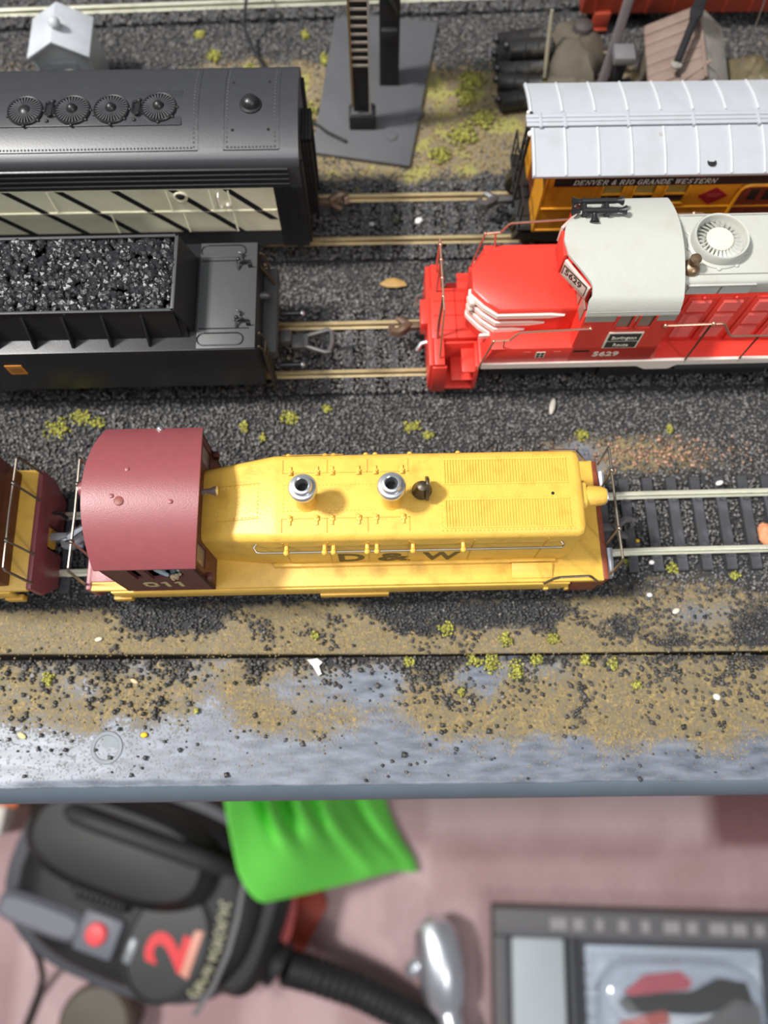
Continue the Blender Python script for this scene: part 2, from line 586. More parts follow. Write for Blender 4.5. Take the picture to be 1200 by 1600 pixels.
def grains(name, P, size, tone, m, squash=0.75):
    """Loose grains: one small faceted lump per point, all in one mesh, with a brightness attribute per lump."""
    n = len(P)
    base = np.array([(1, 0, 0), (-1, 0, 0), (0, 1, 0), (0, -1, 0), (0, 0, 1), (0, 0, -1)], float)
    tri = np.array([(0, 2, 4), (2, 1, 4), (1, 3, 4), (3, 0, 4), (2, 0, 5), (1, 2, 5), (3, 1, 5), (0, 3, 5)])
    q = rng.normal(size=(n, 4))
    q /= np.linalg.norm(q, axis=1)[:, None]
    w, x, y, z = q.T
    R = np.stack([np.stack([1 - 2 * (y * y + z * z), 2 * (x * y - z * w), 2 * (x * z + y * w)], -1),
                  np.stack([2 * (x * y + z * w), 1 - 2 * (x * x + z * z), 2 * (y * z - x * w)], -1),
                  np.stack([2 * (x * z - y * w), 2 * (y * z + x * w), 1 - 2 * (x * x + y * y)], -1)], 1)
    B = base[None] * rng.uniform(.7, 1.35, (n, 6, 1))
    V = np.einsum('nij,nkj->nki', R, B) * size[:, None, None]
    V[:, :, 2] *= squash
    V = (V + P[:, None, :]) * S
    F = (tri[None] + (np.arange(n) * 6)[:, None, None]).reshape(-1)
    me = bpy.data.meshes.new(name)
    me.vertices.add(n * 6)
    me.vertices.foreach_set('co', V.reshape(-1).astype(np.float32))
    nf = n * 8
    me.loops.add(nf * 3)
    me.loops.foreach_set('vertex_index', F.astype(np.int32))
    me.polygons.add(nf)
    me.polygons.foreach_set('loop_start', (np.arange(nf) * 3).astype(np.int32))
    at = me.attributes.new('tone', 'FLOAT', 'POINT')
    at.data.foreach_set('value', np.repeat(tone, 6).astype(np.float32))
    me.update(calc_edges=True)
    me.validate()
    return link(name, me, m)


def grain_mat(name, lo, hi, rough):
    m = bpy.data.materials.new(name)
    m.use_nodes = True
    nt = m.node_tree
    b = nt.nodes['Principled BSDF']
    a = nt.nodes.new('ShaderNodeAttribute')
    a.attribute_name = 'tone'
    mx = nt.nodes.new('ShaderNodeMix')
    mx.data_type = 'RGBA'
    mx.inputs['A'].default_value = rgba(lo)
    mx.inputs['B'].default_value = rgba(hi)
    nt.links.new(a.outputs['Fac'], mx.inputs['Factor'])
    nt.links.new(mx.outputs['Result'], b.inputs['Base Color'])
    b.inputs['Roughness'].default_value = rough
    return m


# ------------------------------------------------------------------ the layout board, its tracks and its ground cover
GM = ground_mat()
table = thing('layout_table', 'grey painted layout board with dark ballast, tan turf and a rounded front edge', 'table', (0, 0, 0))
ground_sheet('front_board', np.arange(-330, 331, 2.0), np.concatenate([np.linspace(-6.8, -3.2, 8), np.arange(-2.4, 27, 1.2), [28.6]]), 22, -1.0, table, GM, True)
ground_sheet('rear_sheet', np.arange(-330, 331, 2.0), np.concatenate([[28.8], np.arange(30, 431, 1.6)]), 21, 0.0, table, GM)
mb = MB().lathe([(0.001, -1.4), (1.2, -1.4), (1.4, -1.1), (3.2, -1.02), (3.5, -.75), (4.3, -.7), (4.6, -1.0)], (-77.4, 3.0, 0), 24)
build('screw_plug', mb, mat('grey_board_paint', (122, 128, 134), 0.6, var=0.2), table, smooth=True)
prof = [(-6.6, -1.25), (-7.6, -1.7), (-9.2, -3.2), (-10.4, -5.4), (-10.9, -8), (-10.9, -24), (-6.6, -24)]
mb = MB().loft([[(x, y - .0116 * x * -1, z) for y, z in prof] for x in np.linspace(-330, 330, 67)])
build('edge_trim', mb, mat('slate_edge_paint', (84, 95, 106), 0.45, var=0.2, scale=60, bump=.25, bscale=200), table, smooth=True)
mb = MB()
for x in (-300, 300):
    for y in (40, 400):
        mb.box(x - 22, x + 22, y - 22, y + 22, -760, -23)
        build('table_leg', mb, mat('table_wood', (120, 96, 70), 0.7), table)
        mb = MB()

YL = {1: [(-330, 52.5), (-90, 61.1), (0, 63.9), (77, 67.6), (112, 68.5), (330, 73.5)],
      2: [(-330, 118.3), (330, 134.8)],
      3: [(-330, 170.0), (0, 176.6), (330, 183.2)],
      4: [(-330, 270.4), (330, 302.0)]}


def ytrack(k, x):
    p = YL[k]
    for (xa, ya), (xb, yb) in zip(p, p[1:]):
        if x <= xb:
            return ya + (yb - ya) * (x - xa) / (xb - xa)
    return p[-1][1]


def make_track(k, railmat, label, x0, x1, phase):
    t = thing('track', label, 'track', (0, 0, 0))
    xs = [x0 + (x1 - x0) * i / 60 for i in range(61)]
    for s in (1, -1):
        prof = [(-1.1, 2.0), (1.1, 2.0), (1.1, 2.35), (.3, 2.6), (.3, 3.7), (.58, 3.85), (.58, 4.42), (.45, 4.5), (-.45, 4.5), (-.58, 4.42), (-.58, 3.85), (-.3, 3.7), (-.3, 2.6), (-1.1, 2.35)]
        mb = MB().loft([[(x, ytrack(k, x) + s * 8.8 + a, z) for a, z in prof] for x in xs])
        build('rail', mb, railmat, t, fix=True)
    proto = None
    x = x0 + (phase - x0) % 7.3
    spikes = MB()
    while x < x1:
        y = ytrack(k, x)
        if proto is None:
            mb = MB().prismx([(-14.8, .1), (14.8, .1), (14.8, 1.6), (14.4, 2.0), (-14.4, 2.0), (-14.8, 1.6)], -1.5, 1.5)
            proto = build('tie', mb, TIE, t)
            o = proto
        else:
            o = copy_part(proto, t)
        place(o, (x, y, 0), 0.025)
        for s in (1, -1):
            for q in (-1.7, 1.7):
                spikes.box(x - .8, x + .8, y + s * 8.8 + q - .5, y + s * 8.8 + q + .5, 2.0, 2.55)
        x += 7.3
    build('spikes', spikes, TIE, t)
    return t


make_track(1, RAIL_N, 'nearest track, pale rails on exposed dark ties, under the yellow switcher', -175, 180, 81)
make_track(2, RAIL_B, 'track with brassy rails between the black tender and the red diesel', -175, 180, 3)
make_track(3, RAIL_B, 'track with tan rails behind, between the black diesel and the silver roofed coach', -175, 180, 1)
make_track(4, RAIL_N, 'farthest track, pale rails at the top edge behind the small grey shed', -185, 190, 0)

# ballast: every grain a small faceted lump
def scatter(n, xr, yr):
    P = np.stack([rng.uniform(*xr, n), rng.uniform(*yr, n)], 1)
    keep = np.abs(P[:, 0]) < 150 + .17 * P[:, 1]
    return P[keep]


P = scatter(250000, (-202, 202), (-6, 308))
ball, tan_, grn_ = cover(P[:, 0], P[:, 1])
keep = rng.random(len(P)) < np.where(P[:, 1] < 29, ball ** 1.15, ball ** 1.3)
gap = np.abs(P[:, 1] - SEAM(P[:, 0])) > .5
keep &= gap
rails_ok = np.ones(len(P), bool)
lift = np.zeros(len(P))
for k in (1, 2, 3, 4):
    yc = np.interp(P[:, 0], [p[0] for p in YL[k]], [p[1] for p in YL[k]])
    dy = np.abs(P[:, 1] - yc)
    rails_ok &= np.abs(dy - 8.8) > 1.5
    ph = {1: 81, 2: 3, 3: 1, 4: 0}[k]
    on_tie = (np.abs((P[:, 0] - ph + 3.65) % 7.3 - 3.65) < 1.9) & (dy < 15.2)
    inside = dy < (13 if k == 1 else 15.6)
    lift += np.where(inside, .45 if k == 1 else 1.55 + .7 * fnoise(P[:, 0], P[:, 1], 12, 6), 0)
    rails_ok &= ~(on_tie & (rng.random(len(P)) < (.97 if k == 1 else .0)))
keep &= rails_ok
P, lift = P[keep], lift[keep]
size = rng.uniform(.32, .66, len(P)) * np.where(P[:, 1] < 27, rng.choice([.8, 1.0, 1.5], len(P)), 1) * np.where(P[:, 1] > 150, .9, 1.0)
z = np.where(P[:, 1] < SEAM(P[:, 0]), -1.0, 0) + size * .45 + lift + rng.random(len(P)) * .35
tone = np.clip(rng.normal(.34, .2, len(P)) * np.where(P[:, 1] < 45, .45, 1) + (rng.random(len(P)) > .985) * .7, 0, 1)
o = grains('ballast', np.column_stack([P, z]), size, tone, grain_mat('ballast_grain', (42, 41, 41), (146, 144, 142), .5))
tag(o, 'dark grey ballast grains spread between and along the tracks', 'ballast', kind='stuff')

# fine tan turf crumbs and yellow-green foam tufts
P = scatter(70000, (-202, 202), (-2, 262))
ball, tan_, grn_ = cover(P[:, 0], P[:, 1])
zone = (P[:, 1] < 48) | (P[:, 1] > 196) | (np.abs(P[:, 1] - 86) < 10)
keep = zone & (rng.random(len(P)) < tan_ * np.clip(1.05 - ball, 0, 1) * .8)
P = P[keep]
size = rng.uniform(.16, .34, len(P)) * np.where(P[:, 1] > 190, 1.7, 1)
z = np.where(P[:, 1] < SEAM(P[:, 0]), -1.0, 0) + size * .4
o = grains('turf', np.column_stack([P, z]), size, rng.random(len(P)), grain_mat('turf_crumb', (104, 88, 54), (178, 156, 108), .9))
tag(o, 'fine tan turf crumbs scattered over the board', 'turf', kind='stuff')

tuft = [(-103, 99, 4), (-96, 103, 3), (-91, 101, 2), (-30, 103, 2.6), (-44, 100, 2.2), (-38, 96, 1.6), (9, 100, 2.5), (14, 97, 1.5), (62, 97, 2), (90, 99, 1.6), (-18, 106, 1.2),
        (31, 26, 3), (38, 24.5, 3), (26, 27, 2), (44, 27, 1.8), (7, 26.5, 1.5), (58, 27, 1.5), (66, 26, 1.6), (72, 20, 1.4), (22, 18, 1.2), (35, 33, 2.2), (18, 36, 2.2), (49, 33, 1.6), (-96, 22, 2), (73, 56, 1.6),
        (86, 54, 2), (104, 52, 1.2), (-20, 34, 1.2), (-53, 13, .8), (-150, 224, 9), (-152, 235, 7), (-144, 215, 5), (-62, 236, 6), (-55, 228, 7), (-46, 222, 8), (-40, 214, 6), (-35, 235, 5), (-30, 225, 6), (-50, 244, 4),
        (-64, 252, 3), (-22, 250, 3), (30, 232, 6), (36, 222, 5), (28, 214, 5), (33, 240, 4), (20, 206, 4), (-8, 190, 1.6), (4, 178, 1.4), (22, 176, 1.4), (-70, 262, 2), (50, 130, 1), (-30, 262, 2)]
T, sz, tn = [], [], []
for cx, cy, r in tuft:
    k = int(26 * r + 14)
    a = rng.random(k) * 2 * np.pi
    rad = r * np.sqrt(rng.random(k)) * rng.choice([1, .55], k)
    sx = rng.uniform(.6, 1.4)
    T.append(np.stack([cx + rad * np.cos(a) * sx, cy + rad * np.sin(a), rng.random(k) * .9 + (-.7 if cy < 28 else .5)], 1))
    sz.append(rng.uniform(.3, .62, k) * (1.25 if cy > 180 else 1))
    tn.append(np.clip(rng.normal(.5 if cy < 180 else .35, .25, k), 0, 1))
o = grains('grass', np.concatenate(T), np.concatenate(sz), np.concatenate(tn), grain_mat('foam_tuft', (104, 102, 40), (186, 184, 88), .9))
tag(o, 'yellow-green foam tufts dotted along the seam and between the tracks', 'grass', kind='stuff')
# pinkish crumbs beside the right end of the yellow switcher
P = np.stack([rng.normal(86, 13, 320), rng.normal(91, 3.0, 320)], 1)
o = grains('rubble', np.column_stack([P, rng.random(320) * .5 + .4]), rng.uniform(.25, .7, 320), rng.random(320), grain_mat('pink_crumb', (112, 90, 68), (198, 156, 130), .85))
tag(o, 'pinkish tan crumbs strewn beyond the right end of the yellow switcher', 'rubble', kind='stuff')


# ------------------------------------------------------------------ small rolling-stock fittings
def arc(cx, cy, r, a0, a1, n):
    return [(cx + r * math.cos(math.radians(a0 + (a1 - a0) * i / n)), cy + r * math.sin(math.radians(a0 + (a1 - a0) * i / n))) for i in range(n + 1)]


def add_truck(parent, x, wheelbase=26.0, m=None, name='truck'):
    """A two-axle truck: frame with sideframes, and four wheels as sub-parts."""
    m = m or BLACK_M
    mb = MB()
    for s in (1, -1):
        y = s * 12.2
        mb.prismy([(x - wheelbase / 2 - 5, 8), (x - wheelbase / 2 - 3, 12.5), (x - 6, 13.5), (x + 6, 13.5), (x + wheelbase / 2 + 3, 12.5), (x + wheelbase / 2 + 5, 8), (x + wheelbase / 2 - 4, 8), (x + 6, 6.8), (x - 6, 6.8), (x - wheelbase / 2 + 4, 8)], y - .9, y + .9)
        for d in (-wheelbase / 2, wheelbase / 2):
            mb.box(x + d - 2, x + d + 2, y + s * .6 - .7, y + s * .6 + .7, 8.4, 12)
    mb.box(x - 4, x + 4, -12, 12, 9, 13)
    t = build(name, mb, m, parent)
    for d in (-wheelbase / 2, wheelbase / 2):
        for s in (1, -1):
            w = MB().lathe([(0.6, -1.3), (5.2, -1.3), (5.9, -1.1), (5.9, -.6), (5.0, -.4), (4.9, 1.4), (3.6, 1.5), (3.3, 1.0), (1.6, 1.0), (1.3, 1.7), (.6, 1.7)], (x + d, s * 8.9, 9.5), 18, (0, s, 0))
            build('wheel', w, BRONZE, t, smooth=True)
    return t


def add_coupler(parent, x, z, direction, m, y=0.0, box=None, hook=True):
    """A draft-gear shank and a knuckle that closes round its neighbour."""
    s = direction
    mb = MB().box(min(x, x + s * 6), max(x, x + s * 6), y - 1.1, y + 1.1, z - 1, z + 1)
    c = build('coupler', mb, box or m, parent, bevel=.25)
    pts = [(x + s * 5.5, y - .4), (x + s * 7.2, y + 1.0), (x + s * 9.2, y + 2.2), (x + s * 11.0, y + 1.9), (x + s * 11.4, y + .7), (x + s * 10.3, y + .2)]
    k = MB()
    for dz in (-1.0, 0, 1.0):
        k.tube([(a, y + (b - y) * (1 if s > 0 else -1), z + dz) for a, b in pts], [1.2, 1.25, 1.05, .95, .8, .55], 6)
    k.tube([(x + s * 6.4, y - s * .8, z), (x + s * 8.2, y - s * 2.3, z), (x + s * 9.6, y - s * 2.9, z)], [1.2, 1.1, .6], 6)
    build('knuckle', k, m, c, smooth=True)
    return c


def rod(name, pts, r, m, parent, knobs=(), kr=.62, n=6, knob_m=None):
    o = build(name, MB().tube(pts, r, n), m, parent, smooth=True)
    for p in knobs:
        build('knob', MB().ball(p, kr, 8, 5), knob_m or m, o, smooth=True)
    return o


# ------------------------------------------------------------------ the yellow end-cab switcher (also stands at the left edge, turned about)
def make_switcher(label, loc, rot, main=True):
    t = thing('diesel_switcher', label, 'locomotive', loc, rot)
    # running gear and underframe
    mb = MB().box(-76, 56, -9, 9, 13, 19)
    mb.prismx([(-13, 6.5), (13, 6.5), (14, 9), (14, 18), (-14, 18), (-14, 9)], -22, 6)
    build('underframe', mb, BLACK_M, t)
    add_truck(t, -49)
    add_truck(t, 31)
    # deck with its deep side sills
    mb = MB()
    mb.box(-79, 59, -17.3, 17.3, 19.3, 21.2)
    for s in (1, -1):
        mb.prismy([(-74, 20), (-74, 15.5), (-69, 13.6), (-18, 13.6), (48, 13.6), (50, 15.5), (50, 20)], s * 17.3 - .5, s * 17.3 + .5)
    build('deck', mb, YEL, t, bevel=.3)
    mb = MB()
    for s in (1, -1):
        mb.box(-18, 1, s * 17.5 - .9, s * 17.5 + .9, 10.8, 14.2)
        mb.box(-75, -70, s * 17.5 - .8, s * 17.5 + .8, 11.2, 14.2)
    build('step_box', mb, YEL_D, t, bevel=.25)
    # pilots
    mb = MB().prismx([(-17, 21.4), (17, 21.4), (17, 14), (12, 4.6), (-12, 4.6), (-17, 14)], 58.8, 60.2)
    for s in (1, -1):
        mb.box(51, 59, s * 16.6 - .5, s * 16.6 + .5, 8, 21)
        mb.box(51, 59, s * 14 - 3, s * 14 + 3, 8, 8.8)
        mb.box(51, 59, s * 14 - 3, s * 14 + 3, 14.0, 14.8)
    build('front_pilot', mb, BROWN, t, bevel=.2)
    mb = MB().prismx([(-17, 21.5), (17, 21.5), (17, 13), (13, 4.0), (3.6, 4.0), (3.6, 14), (-3.6, 14), (-3.6, 4.0), (-13, 4.0), (-17, 13)], -80.2, -78.8)
    build('rear_pilot', mb, MAROON, t, bevel=.2)
    if main:
        mb = MB().box(-79, -69, -15, 15, 21.2, 21.7)
        build('rear_platform', mb, MAROON, t, bevel=.15)
    else:
        build('rear_bulkhead', MB().box(-74.2, -68.4, -16, 16, 21.2, 45), MAROON_D, t, bevel=.3)
        mb = MB().box(-80.0, -79.2, -2.6, 2.6, 8.5, 13.8)
        build('coupler_pocket', mb, YEL_D, t)
    # hood: full width to the front, tapering down and in towards the cab

    def section(x, hw, top, r=2.1):
        pts = [(-hw, 21.2), (-hw, top - r)] + [(-hw + r + r * math.cos(math.radians(a)), top - r + r * math.sin(math.radians(a))) for a in (150, 120, 90)]
        return [(x, y, z) for y, z in pts] + [(x, -y, z) for y, z in pts[::-1]]

    hood = MB().loft([section(-46, 9.4, 41.0), section(-27.5, 11.2, 45.4), section(-26, 11.25, 45.5), section(47.0, 11.25, 45.5), section(48.3, 11.0, 45.2), section(48.9, 10.4, 44.6)])
    build('hood', hood, YEL, t, smooth=True)
    mb = MB().box(-30, 46, -12.2, -11, 21.2, 23.0).box(-30, 46, 11, 12.2, 21.2, 23.0)
    build('hood_sill', mb, YEL, t, bevel=.4)
    Z = 45.48
    seam = MB()
    for s in (1, -1):
        for xx in (-25, -14, -4.1, 6.0):
            seam.box(xx - .13, xx + .13, min(s * 5.9, s * 9.4), max(s * 5.9, s * 9.4), Z, Z + .16)
        seam.box(-25, 6.2, s * 5.9 - .13, s * 5.9 + .13, Z, Z + .16)
        for xx in (-25, -14, -4.1, 6.0, 22, 40):
            seam.box(xx - .12, xx + .12, min(s * 11.15, s * 11.42), max(s * 11.15, s * 11.42), 23.5, 43)
    seam.box(-25, -10, 10.9, 11.0, Z - .6, Z - .4)
    build('door_seams', seam, YEL_D, t)
    # hinge latches on the hatch doors
    proto = None
    for s in (1, -1):
        for xx in (-23, -16.4, -12.7, -6.2, -2.0, 4.6):
            if proto is None:
                mb = MB().box(-.55, .55, -.25, 1.1, 0, .55).box(-.3, .3, -1.3, 0, 0, .45).ball((0, .7, .5), .5, 8, 5)
                proto = build('latch', mb, YEL, t, bevel=.12)
                o = proto
            else:
                o = copy_part(proto, t)
            place(o, (xx, s * 6.3, Z), 0 if s < 0 else math.pi)
    riv = MB()

    def rrect(x0, x1, y0, y1, zf, pitch=.95, r=.2):
        nx, ny = max(2, int((x1 - x0) / pitch)), max(2, int((y1 - y0) / pitch))
        for i in range(nx + 1):
            x = x0 + (x1 - x0) * i / nx
            riv.stud((x, y0, zf(x)), r)
            riv.stud((x, y1, zf(x)), r)
        for j in range(1, ny):
            y = y0 + (y1 - y0) * j / ny
            riv.stud((x0, y, zf(x0)), r)
            riv.stud((x1, y, zf(x1)), r)

    flat = lambda x: Z
    slope = lambda x: 41.0 + (45.4 - 41.0) * (x + 46) / 18.5
    rrect(-24.6, 6.4, -4.0, 2.7, flat)
    rrect(-41.0, -31.0, -4.9, 3.4, slope)
    for y0, y1 in ((1.6, 9.3), (-9.6, -1.2)):
        rrect(14.0, 46.0, y0, y1, flat, 1.0)
    build('rivets', riv, YEL, t)
    mb = MB()
    for x, y, d in ((-41.4, -5.3, 'x'), (-41.4, 3.8, 'x')):
        mb.loft([[(-41.4, y - .1, slope(-41.4)), (-41.4, y + .1, slope(-41.4)), (-41.4, y, slope(-41.4) + .12)], [(-30.6, y - .1, slope(-30.6)), (-30.6, y + .1, slope(-30.6)), (-30.6, y, slope(-30.6) + .12)]])
    build('hatch_seam', mb, YEL_D, t)
    # radiator grilles: frame and every slat
    for y0, y1 in ((2.4, 8.5), (-8.8, -2.0)):
        mb = MB().box(14.6, 45.4, y0 - .35, y0, Z, Z + .3).box(14.6, 45.4, y1, y1 + .35, Z, Z + .3)
        g = build('radiator_grille', mb, YEL, t)
        sl = MB()
        x = 15.0
        while x < 45.2:
            sl.prismy([(x - .22, Z - .02), (x - .1, Z + .34), (x + .1, Z + .34), (x + .22, Z - .02)], y0, y1)
            x += .70
        build('slats', sl, YEL, g)
    # exhaust stacks with turned metal caps
    for xx in (-18.9, 1.7):
        st = build('exhaust_stack', MB().lathe([(2.9, 0), (2.5, .6), (2.25, 1.5), (2.25, 8.5)], (xx, -1.5, Z - .1), 24), YEL, t, smooth=True)
        mb = MB().lathe([(2.3, 8.2), (3.2, 8.6), (3.35, 9.2), (3.35, 10.4), (3.1, 10.9), (2.5, 11.0), (2.4, 11.7), (2.2, 12.3), (1.75, 12.4), (1.5, 12.2), (1.45, 9.0)], (xx, -1.5, Z - .1), 32)
        build('stack_cap', mb, ALU, st, smooth=True)
        build('stack_bore', MB().cyl((xx, -1.5, Z + 8.6), (xx, -1.5, Z + 8.95), 1.5, n=20), BORE, st)
    # bell on its bracket
    bl = build('bell', MB().lathe([(.5, 5.4), (1.3, 5.0), (1.7, 4.0), (2.0, 2.6), (2.5, 1.7), (2.4, 1.5), (1.0, 1.9)], (9.2, .2, Z), 20), BRONZE, t, smooth=True)
    mb = MB().prismx([(-.9, 0), (.9, 0), (1.6, 1.4), (3.0, 2.2), (3.0, 3.6), (1.7, 6.2), (.6, 7.6), (-.6, 7.6), (-1.7, 6.2), (-3.0, 3.6), (-3.0, 2.2), (-1.6, 1.4)], 10.0, 10.8)
    mb.box(8.2, 11.4, -.9, 1.3, 0, .8)
    mb2 = MB().add([(x, y + .2, z + Z) for x, y, z in mb.v], mb.f)
    build('bell_bracket', mb2, BRONZE, bl, bevel=.2)
    build('screw_hole', MB().cyl((41.4, -.6, Z - .1), (41.4, -.6, Z + .07), .42, n=12), BORE, t)
    # headlight housing at the front of the hood
    mb = MB().loft([[(48.4, y, z) for y, z in ((-3.9, 38), (-3.9, 42.6), (-2.6, 44), (2.6, 44), (3.9, 42.6), (3.9, 38))], [(50.4, y, z) for y, z in ((-3.6, 38), (-3.6, 42.4), (-2.4, 43.6), (2.4, 43.6), (3.6, 42.4), (3.6, 38))]])
    hl = build('headlight', mb, YEL, t, bevel=.25)
    mb = MB().loft([[(x, y * k, 40.8 + (z - 40.8) * k) for y, z in arc(0, 40.8, 2.9, 0, 330, 11)] for x, k in ((50.2, 1.0), (54.4, .86), (55.6, .7))])
    build('headlight_barrel', mb, YEL, hl, smooth=True)
    build('lens', MB().cyl((55.4, 0, 40.8), (55.9, 0, 40.8), 1.9, n=16), ALU, hl)
    # handrails along the hood with their stanchion knobs
    for s in (1, -1):
        yy, zz = (-12.9, 40.2) if s < 0 else (12.6, 39.2)
        h = rod('hood_handrail', [(-31.5, s * 10.4, zz + .6), (-32.4, s * 11.6, zz + .3), (-31.6, yy - s * .2, zz), (-30.5, yy, zz), (42, yy, zz), (43.6, yy, zz), (44.2, yy - s * .6, zz), (43.6, s * 11.2, zz)], .3, STEEL, t)
        for xx in (-24.3, -14.9, -12.7, -4.4, -2.0, 6.9, 19.3):
            k = MB().cyl((xx, s * 11.1, zz + .3), (xx, yy + s * .4, zz + .25), .5, n=8).ball((xx, yy + s * .2, zz + .3), .8, 8, 5)
            build('stanchion', k, YEL, h, smooth=True)
    # end railing, knobs, posts, steps and grab irons
    e = rod('front_railing', [(60.4, 15.8, 22), (59.7, 15.4, 35.2), (59.6, 15, 35.8), (59.5, 7, 36), (59.6, -8, 36), (59.8, -15.0, 35.9), (59.9, -15.4, 35.2), (60.4, -15.8, 22)], .34, STEEL, t, [(59.6, 8.6, 36), (59.7, -7.2, 36)], .75)
    for s, y in ((1, 8.6), (-1, -7.2)):
        build('railing_post', MB().tube([(59.6, y, 36), (60.3, y - .4, 21.5)], .3), STEEL, e, smooth=True)
    mb = MB()
    for y0, y1 in ((14.2, 5), (-8, -15.5)):
        mb.tube([(61.4, y0, 20), (61.6, (y0 + y1) / 2, 19.2), (61.6, y1, 18)], .95, 8)
    mb.tube([(60.2, 14.2, 20.4), (62.2, 14.2, 20.4)], .5).tube([(60.2, -9.5, 19), (62.4, -9.5, 19)], .5).tube([(60.2, -15.5, 17), (62.4, -15.5, 17)], .5)
    build('lift_bar', mb, COUPL, t, smooth=True)
    for s in (1, -1):
        rod('corner_grab_iron', [(42.8, s * 17.6, 20.5), (44.2, s * 17.8, 26.8), (45.4, s * 17.8, 28.2), (52.8, s * 17.6, 28.2), (54.0, s * 17.4, 26.5), (57, s * 17.4, 21.0)], .36, STEEL, t)
        mb = MB().box(43.4, 44.8, s * 17.8 - .6, s * 17.8 + .6, 14.5, 16.4).box(49.2, 50.4, s * 17.8 - .6, s * 17.8 + .6, 14, 16)
        build('sill_lug', mb, YEL, t, bevel=.3)
    for s in (-1, 1):
        build('brake_chest', MB().prismx([(s * 16.4, 21.2), (s * 16.4, 21.6), (s * 12.4, 23.0), (s * 12.4, 21.2)], 34, 45), YEL, t, bevel=.3)
    r = rod('rear_railing', [(-80.4, 15.6, 22), (-79.6, 15.2, 35.4), (-79.4, 14.6, 36), (-79.2, 0, 36), (-79.4, -14.6, 36), (-79.6, -15.2, 35.4), (-80.4, -15.6, 22)], .36, STEEL, t, [(-79.3, 7.6, 36), (-79.3, -7.8, 36)], .78)
    for y in (7.6, -7.8):
        build('railing_post', MB().tube([(-79.3, y, 36), (-80.2, y, 21.6)], .32), STEEL, r, smooth=True)
    # cab: four walls with real window openings
    for s in (-1, 1):
        cw = MB()
        y0, y1 = (s * 17.6, s * 16.7) if s < 0 else (16.7, 17.6)
        cw.box(-68.5, -45.4, y0, y1, 21.2, 34.6)
        cw.box(-68.5, -45.4, y0, y1, 44.4, 46.4)
        for a, b in ((-68.5, -62.2), (-60.0, -58.2), (-49.6, -45.4)):
            cw.box(a, b, y0, y1, 34.6, 44.4)
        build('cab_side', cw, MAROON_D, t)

    def endwall(x0, x1):
        w = MB()
        top = [(y, 46.0 + 7.6 * (1 - (y / 17.6) ** 2)) for y in np.linspace(-17.6, 17.6, 13)]
        lower = [(-17.6, 21.2), (17.6, 21.2), (17.6, 34.8), (-17.6, 34.8)]
        w.prismx(lower, x0, x1)
        w.prismx([(-17.6, 44)] + top + [(17.6, 44)], x0, x1)
        for a, b in ((-17.6, -15.4), (-10.6, 10.6), (15.4, 17.6)):
            w.box(x0, x1, a, b, 34.8, 44)
        return w

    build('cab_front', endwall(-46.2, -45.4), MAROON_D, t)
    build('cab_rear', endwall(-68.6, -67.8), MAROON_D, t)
    for xx in (-45.9, -68.2):
        for y in (-13, 13):
            build('cab_window', MB().box(xx - .15, xx + .15, y - 2.4, y + 2.4, 34.8, 44), GLASS_G, t)
    fl = MB().box(-67.7, -46.3, -16.6, 16.6, 21.2, 24).box(-55, -50, -6, 6, 24, 38)
    build('cab_interior', fl, BORE, t)
    # arched roof
    rings = []
    for i in range(25):
        y = -18.1 + 36.2 * i / 24
        k = 1 - (y / 18.1) ** 2
        z = 46.2 + 8.4 * k ** .92 if k > 0 else 46.2
        xa, xb = -69.0 - 1.4 * k, -44.9 + 1.9 * k
        rings.append([(xa, y, z), (xb, y, z), (xb, y, z + .7), (xa, y, z + .7)])
    build('cab_roof', MB().loft(rings), MAROON, t, smooth=True)
    rz = lambda y: 46.9 + 8.4 * (1 - (y / 18.1) ** 2) ** .92
    mb = MB()
    for x, y in ((-60.2, 4.2), (-63.2, -2.4), (-49.5, -4.0)):
        mb.lathe([(.6, 0), (.5, .3), (.1, .4)], (x, y, rz(y) - .05), 10)
    build('roof_rivet', mb, MAROON, t, smooth=True)
    mb = MB().lathe([(1.15, -.3), (1.15, .18), (.9, .3), (.1, .3)], (-61.5, -.4 - 3.2, rz(-3.6) - .05), 16)
    build('roof_plug', mb, mat('roof_plug_paint', (132, 70, 62), 0.5), t, smooth=True)
    build('roof_cap', MB().ball((-55.5, 17.6, 47.4), 1.0, 8, 5), ALU, t, smooth=True)
    rl = build('rear_headlight', MB().cyl((-69, 1.2, 50), (-72.6, 1.2, 50), 2.0, 1.8, 14), MAROON, t, smooth=True)
    build('lens', MB().cyl((-72.4, 1.2, 50), (-72.8, 1.2, 50), 1.4, n=14), ALU, rl)
    mb = MB().lathe([(.55, 0), (.6, 1.6), (.8, 2.2), (1.25, 3.4), (1.3, 3.6), (.3, 3.2)], (-43.9, .6, 48.6), 14, (1, 0, 0))
    mb.box(-44.2, -43.2, .2, 1.0, 46.5, 48.6)
    build('air_horn', mb, ALU, t, smooth=True)
    for s in (1, -1):
        build('lamp_bracket', MB().box(-45.4, -43.9, s * 16.6 - .9, s * 16.6 + .9, 30.5, 33.2), MAROON_D, t, bevel=.3)
    # lettering
    build('cab_number', serif_text('011', 4.4, 4.0, .45, (-62.2, -17.62, 26.6), (1, 0, 0), (0, 0, 1), .12), LETTER_C, t)
    for ch, x, k in (('D', -12.6, .98), ('&', -1.8, 1.25), ('W', 10.2, .84)):
        lettering('hood_letter', ch, 10.2, (x, -11.24, 24.2), (1, 0, 0), (0, 0, 1), INK, t, extrude=.12, bold=.03, stretch=k)
    add_coupler(t, 60, 12, 1, COUPL_D)
    add_coupler(t, -80, 12, -1, COUPL)
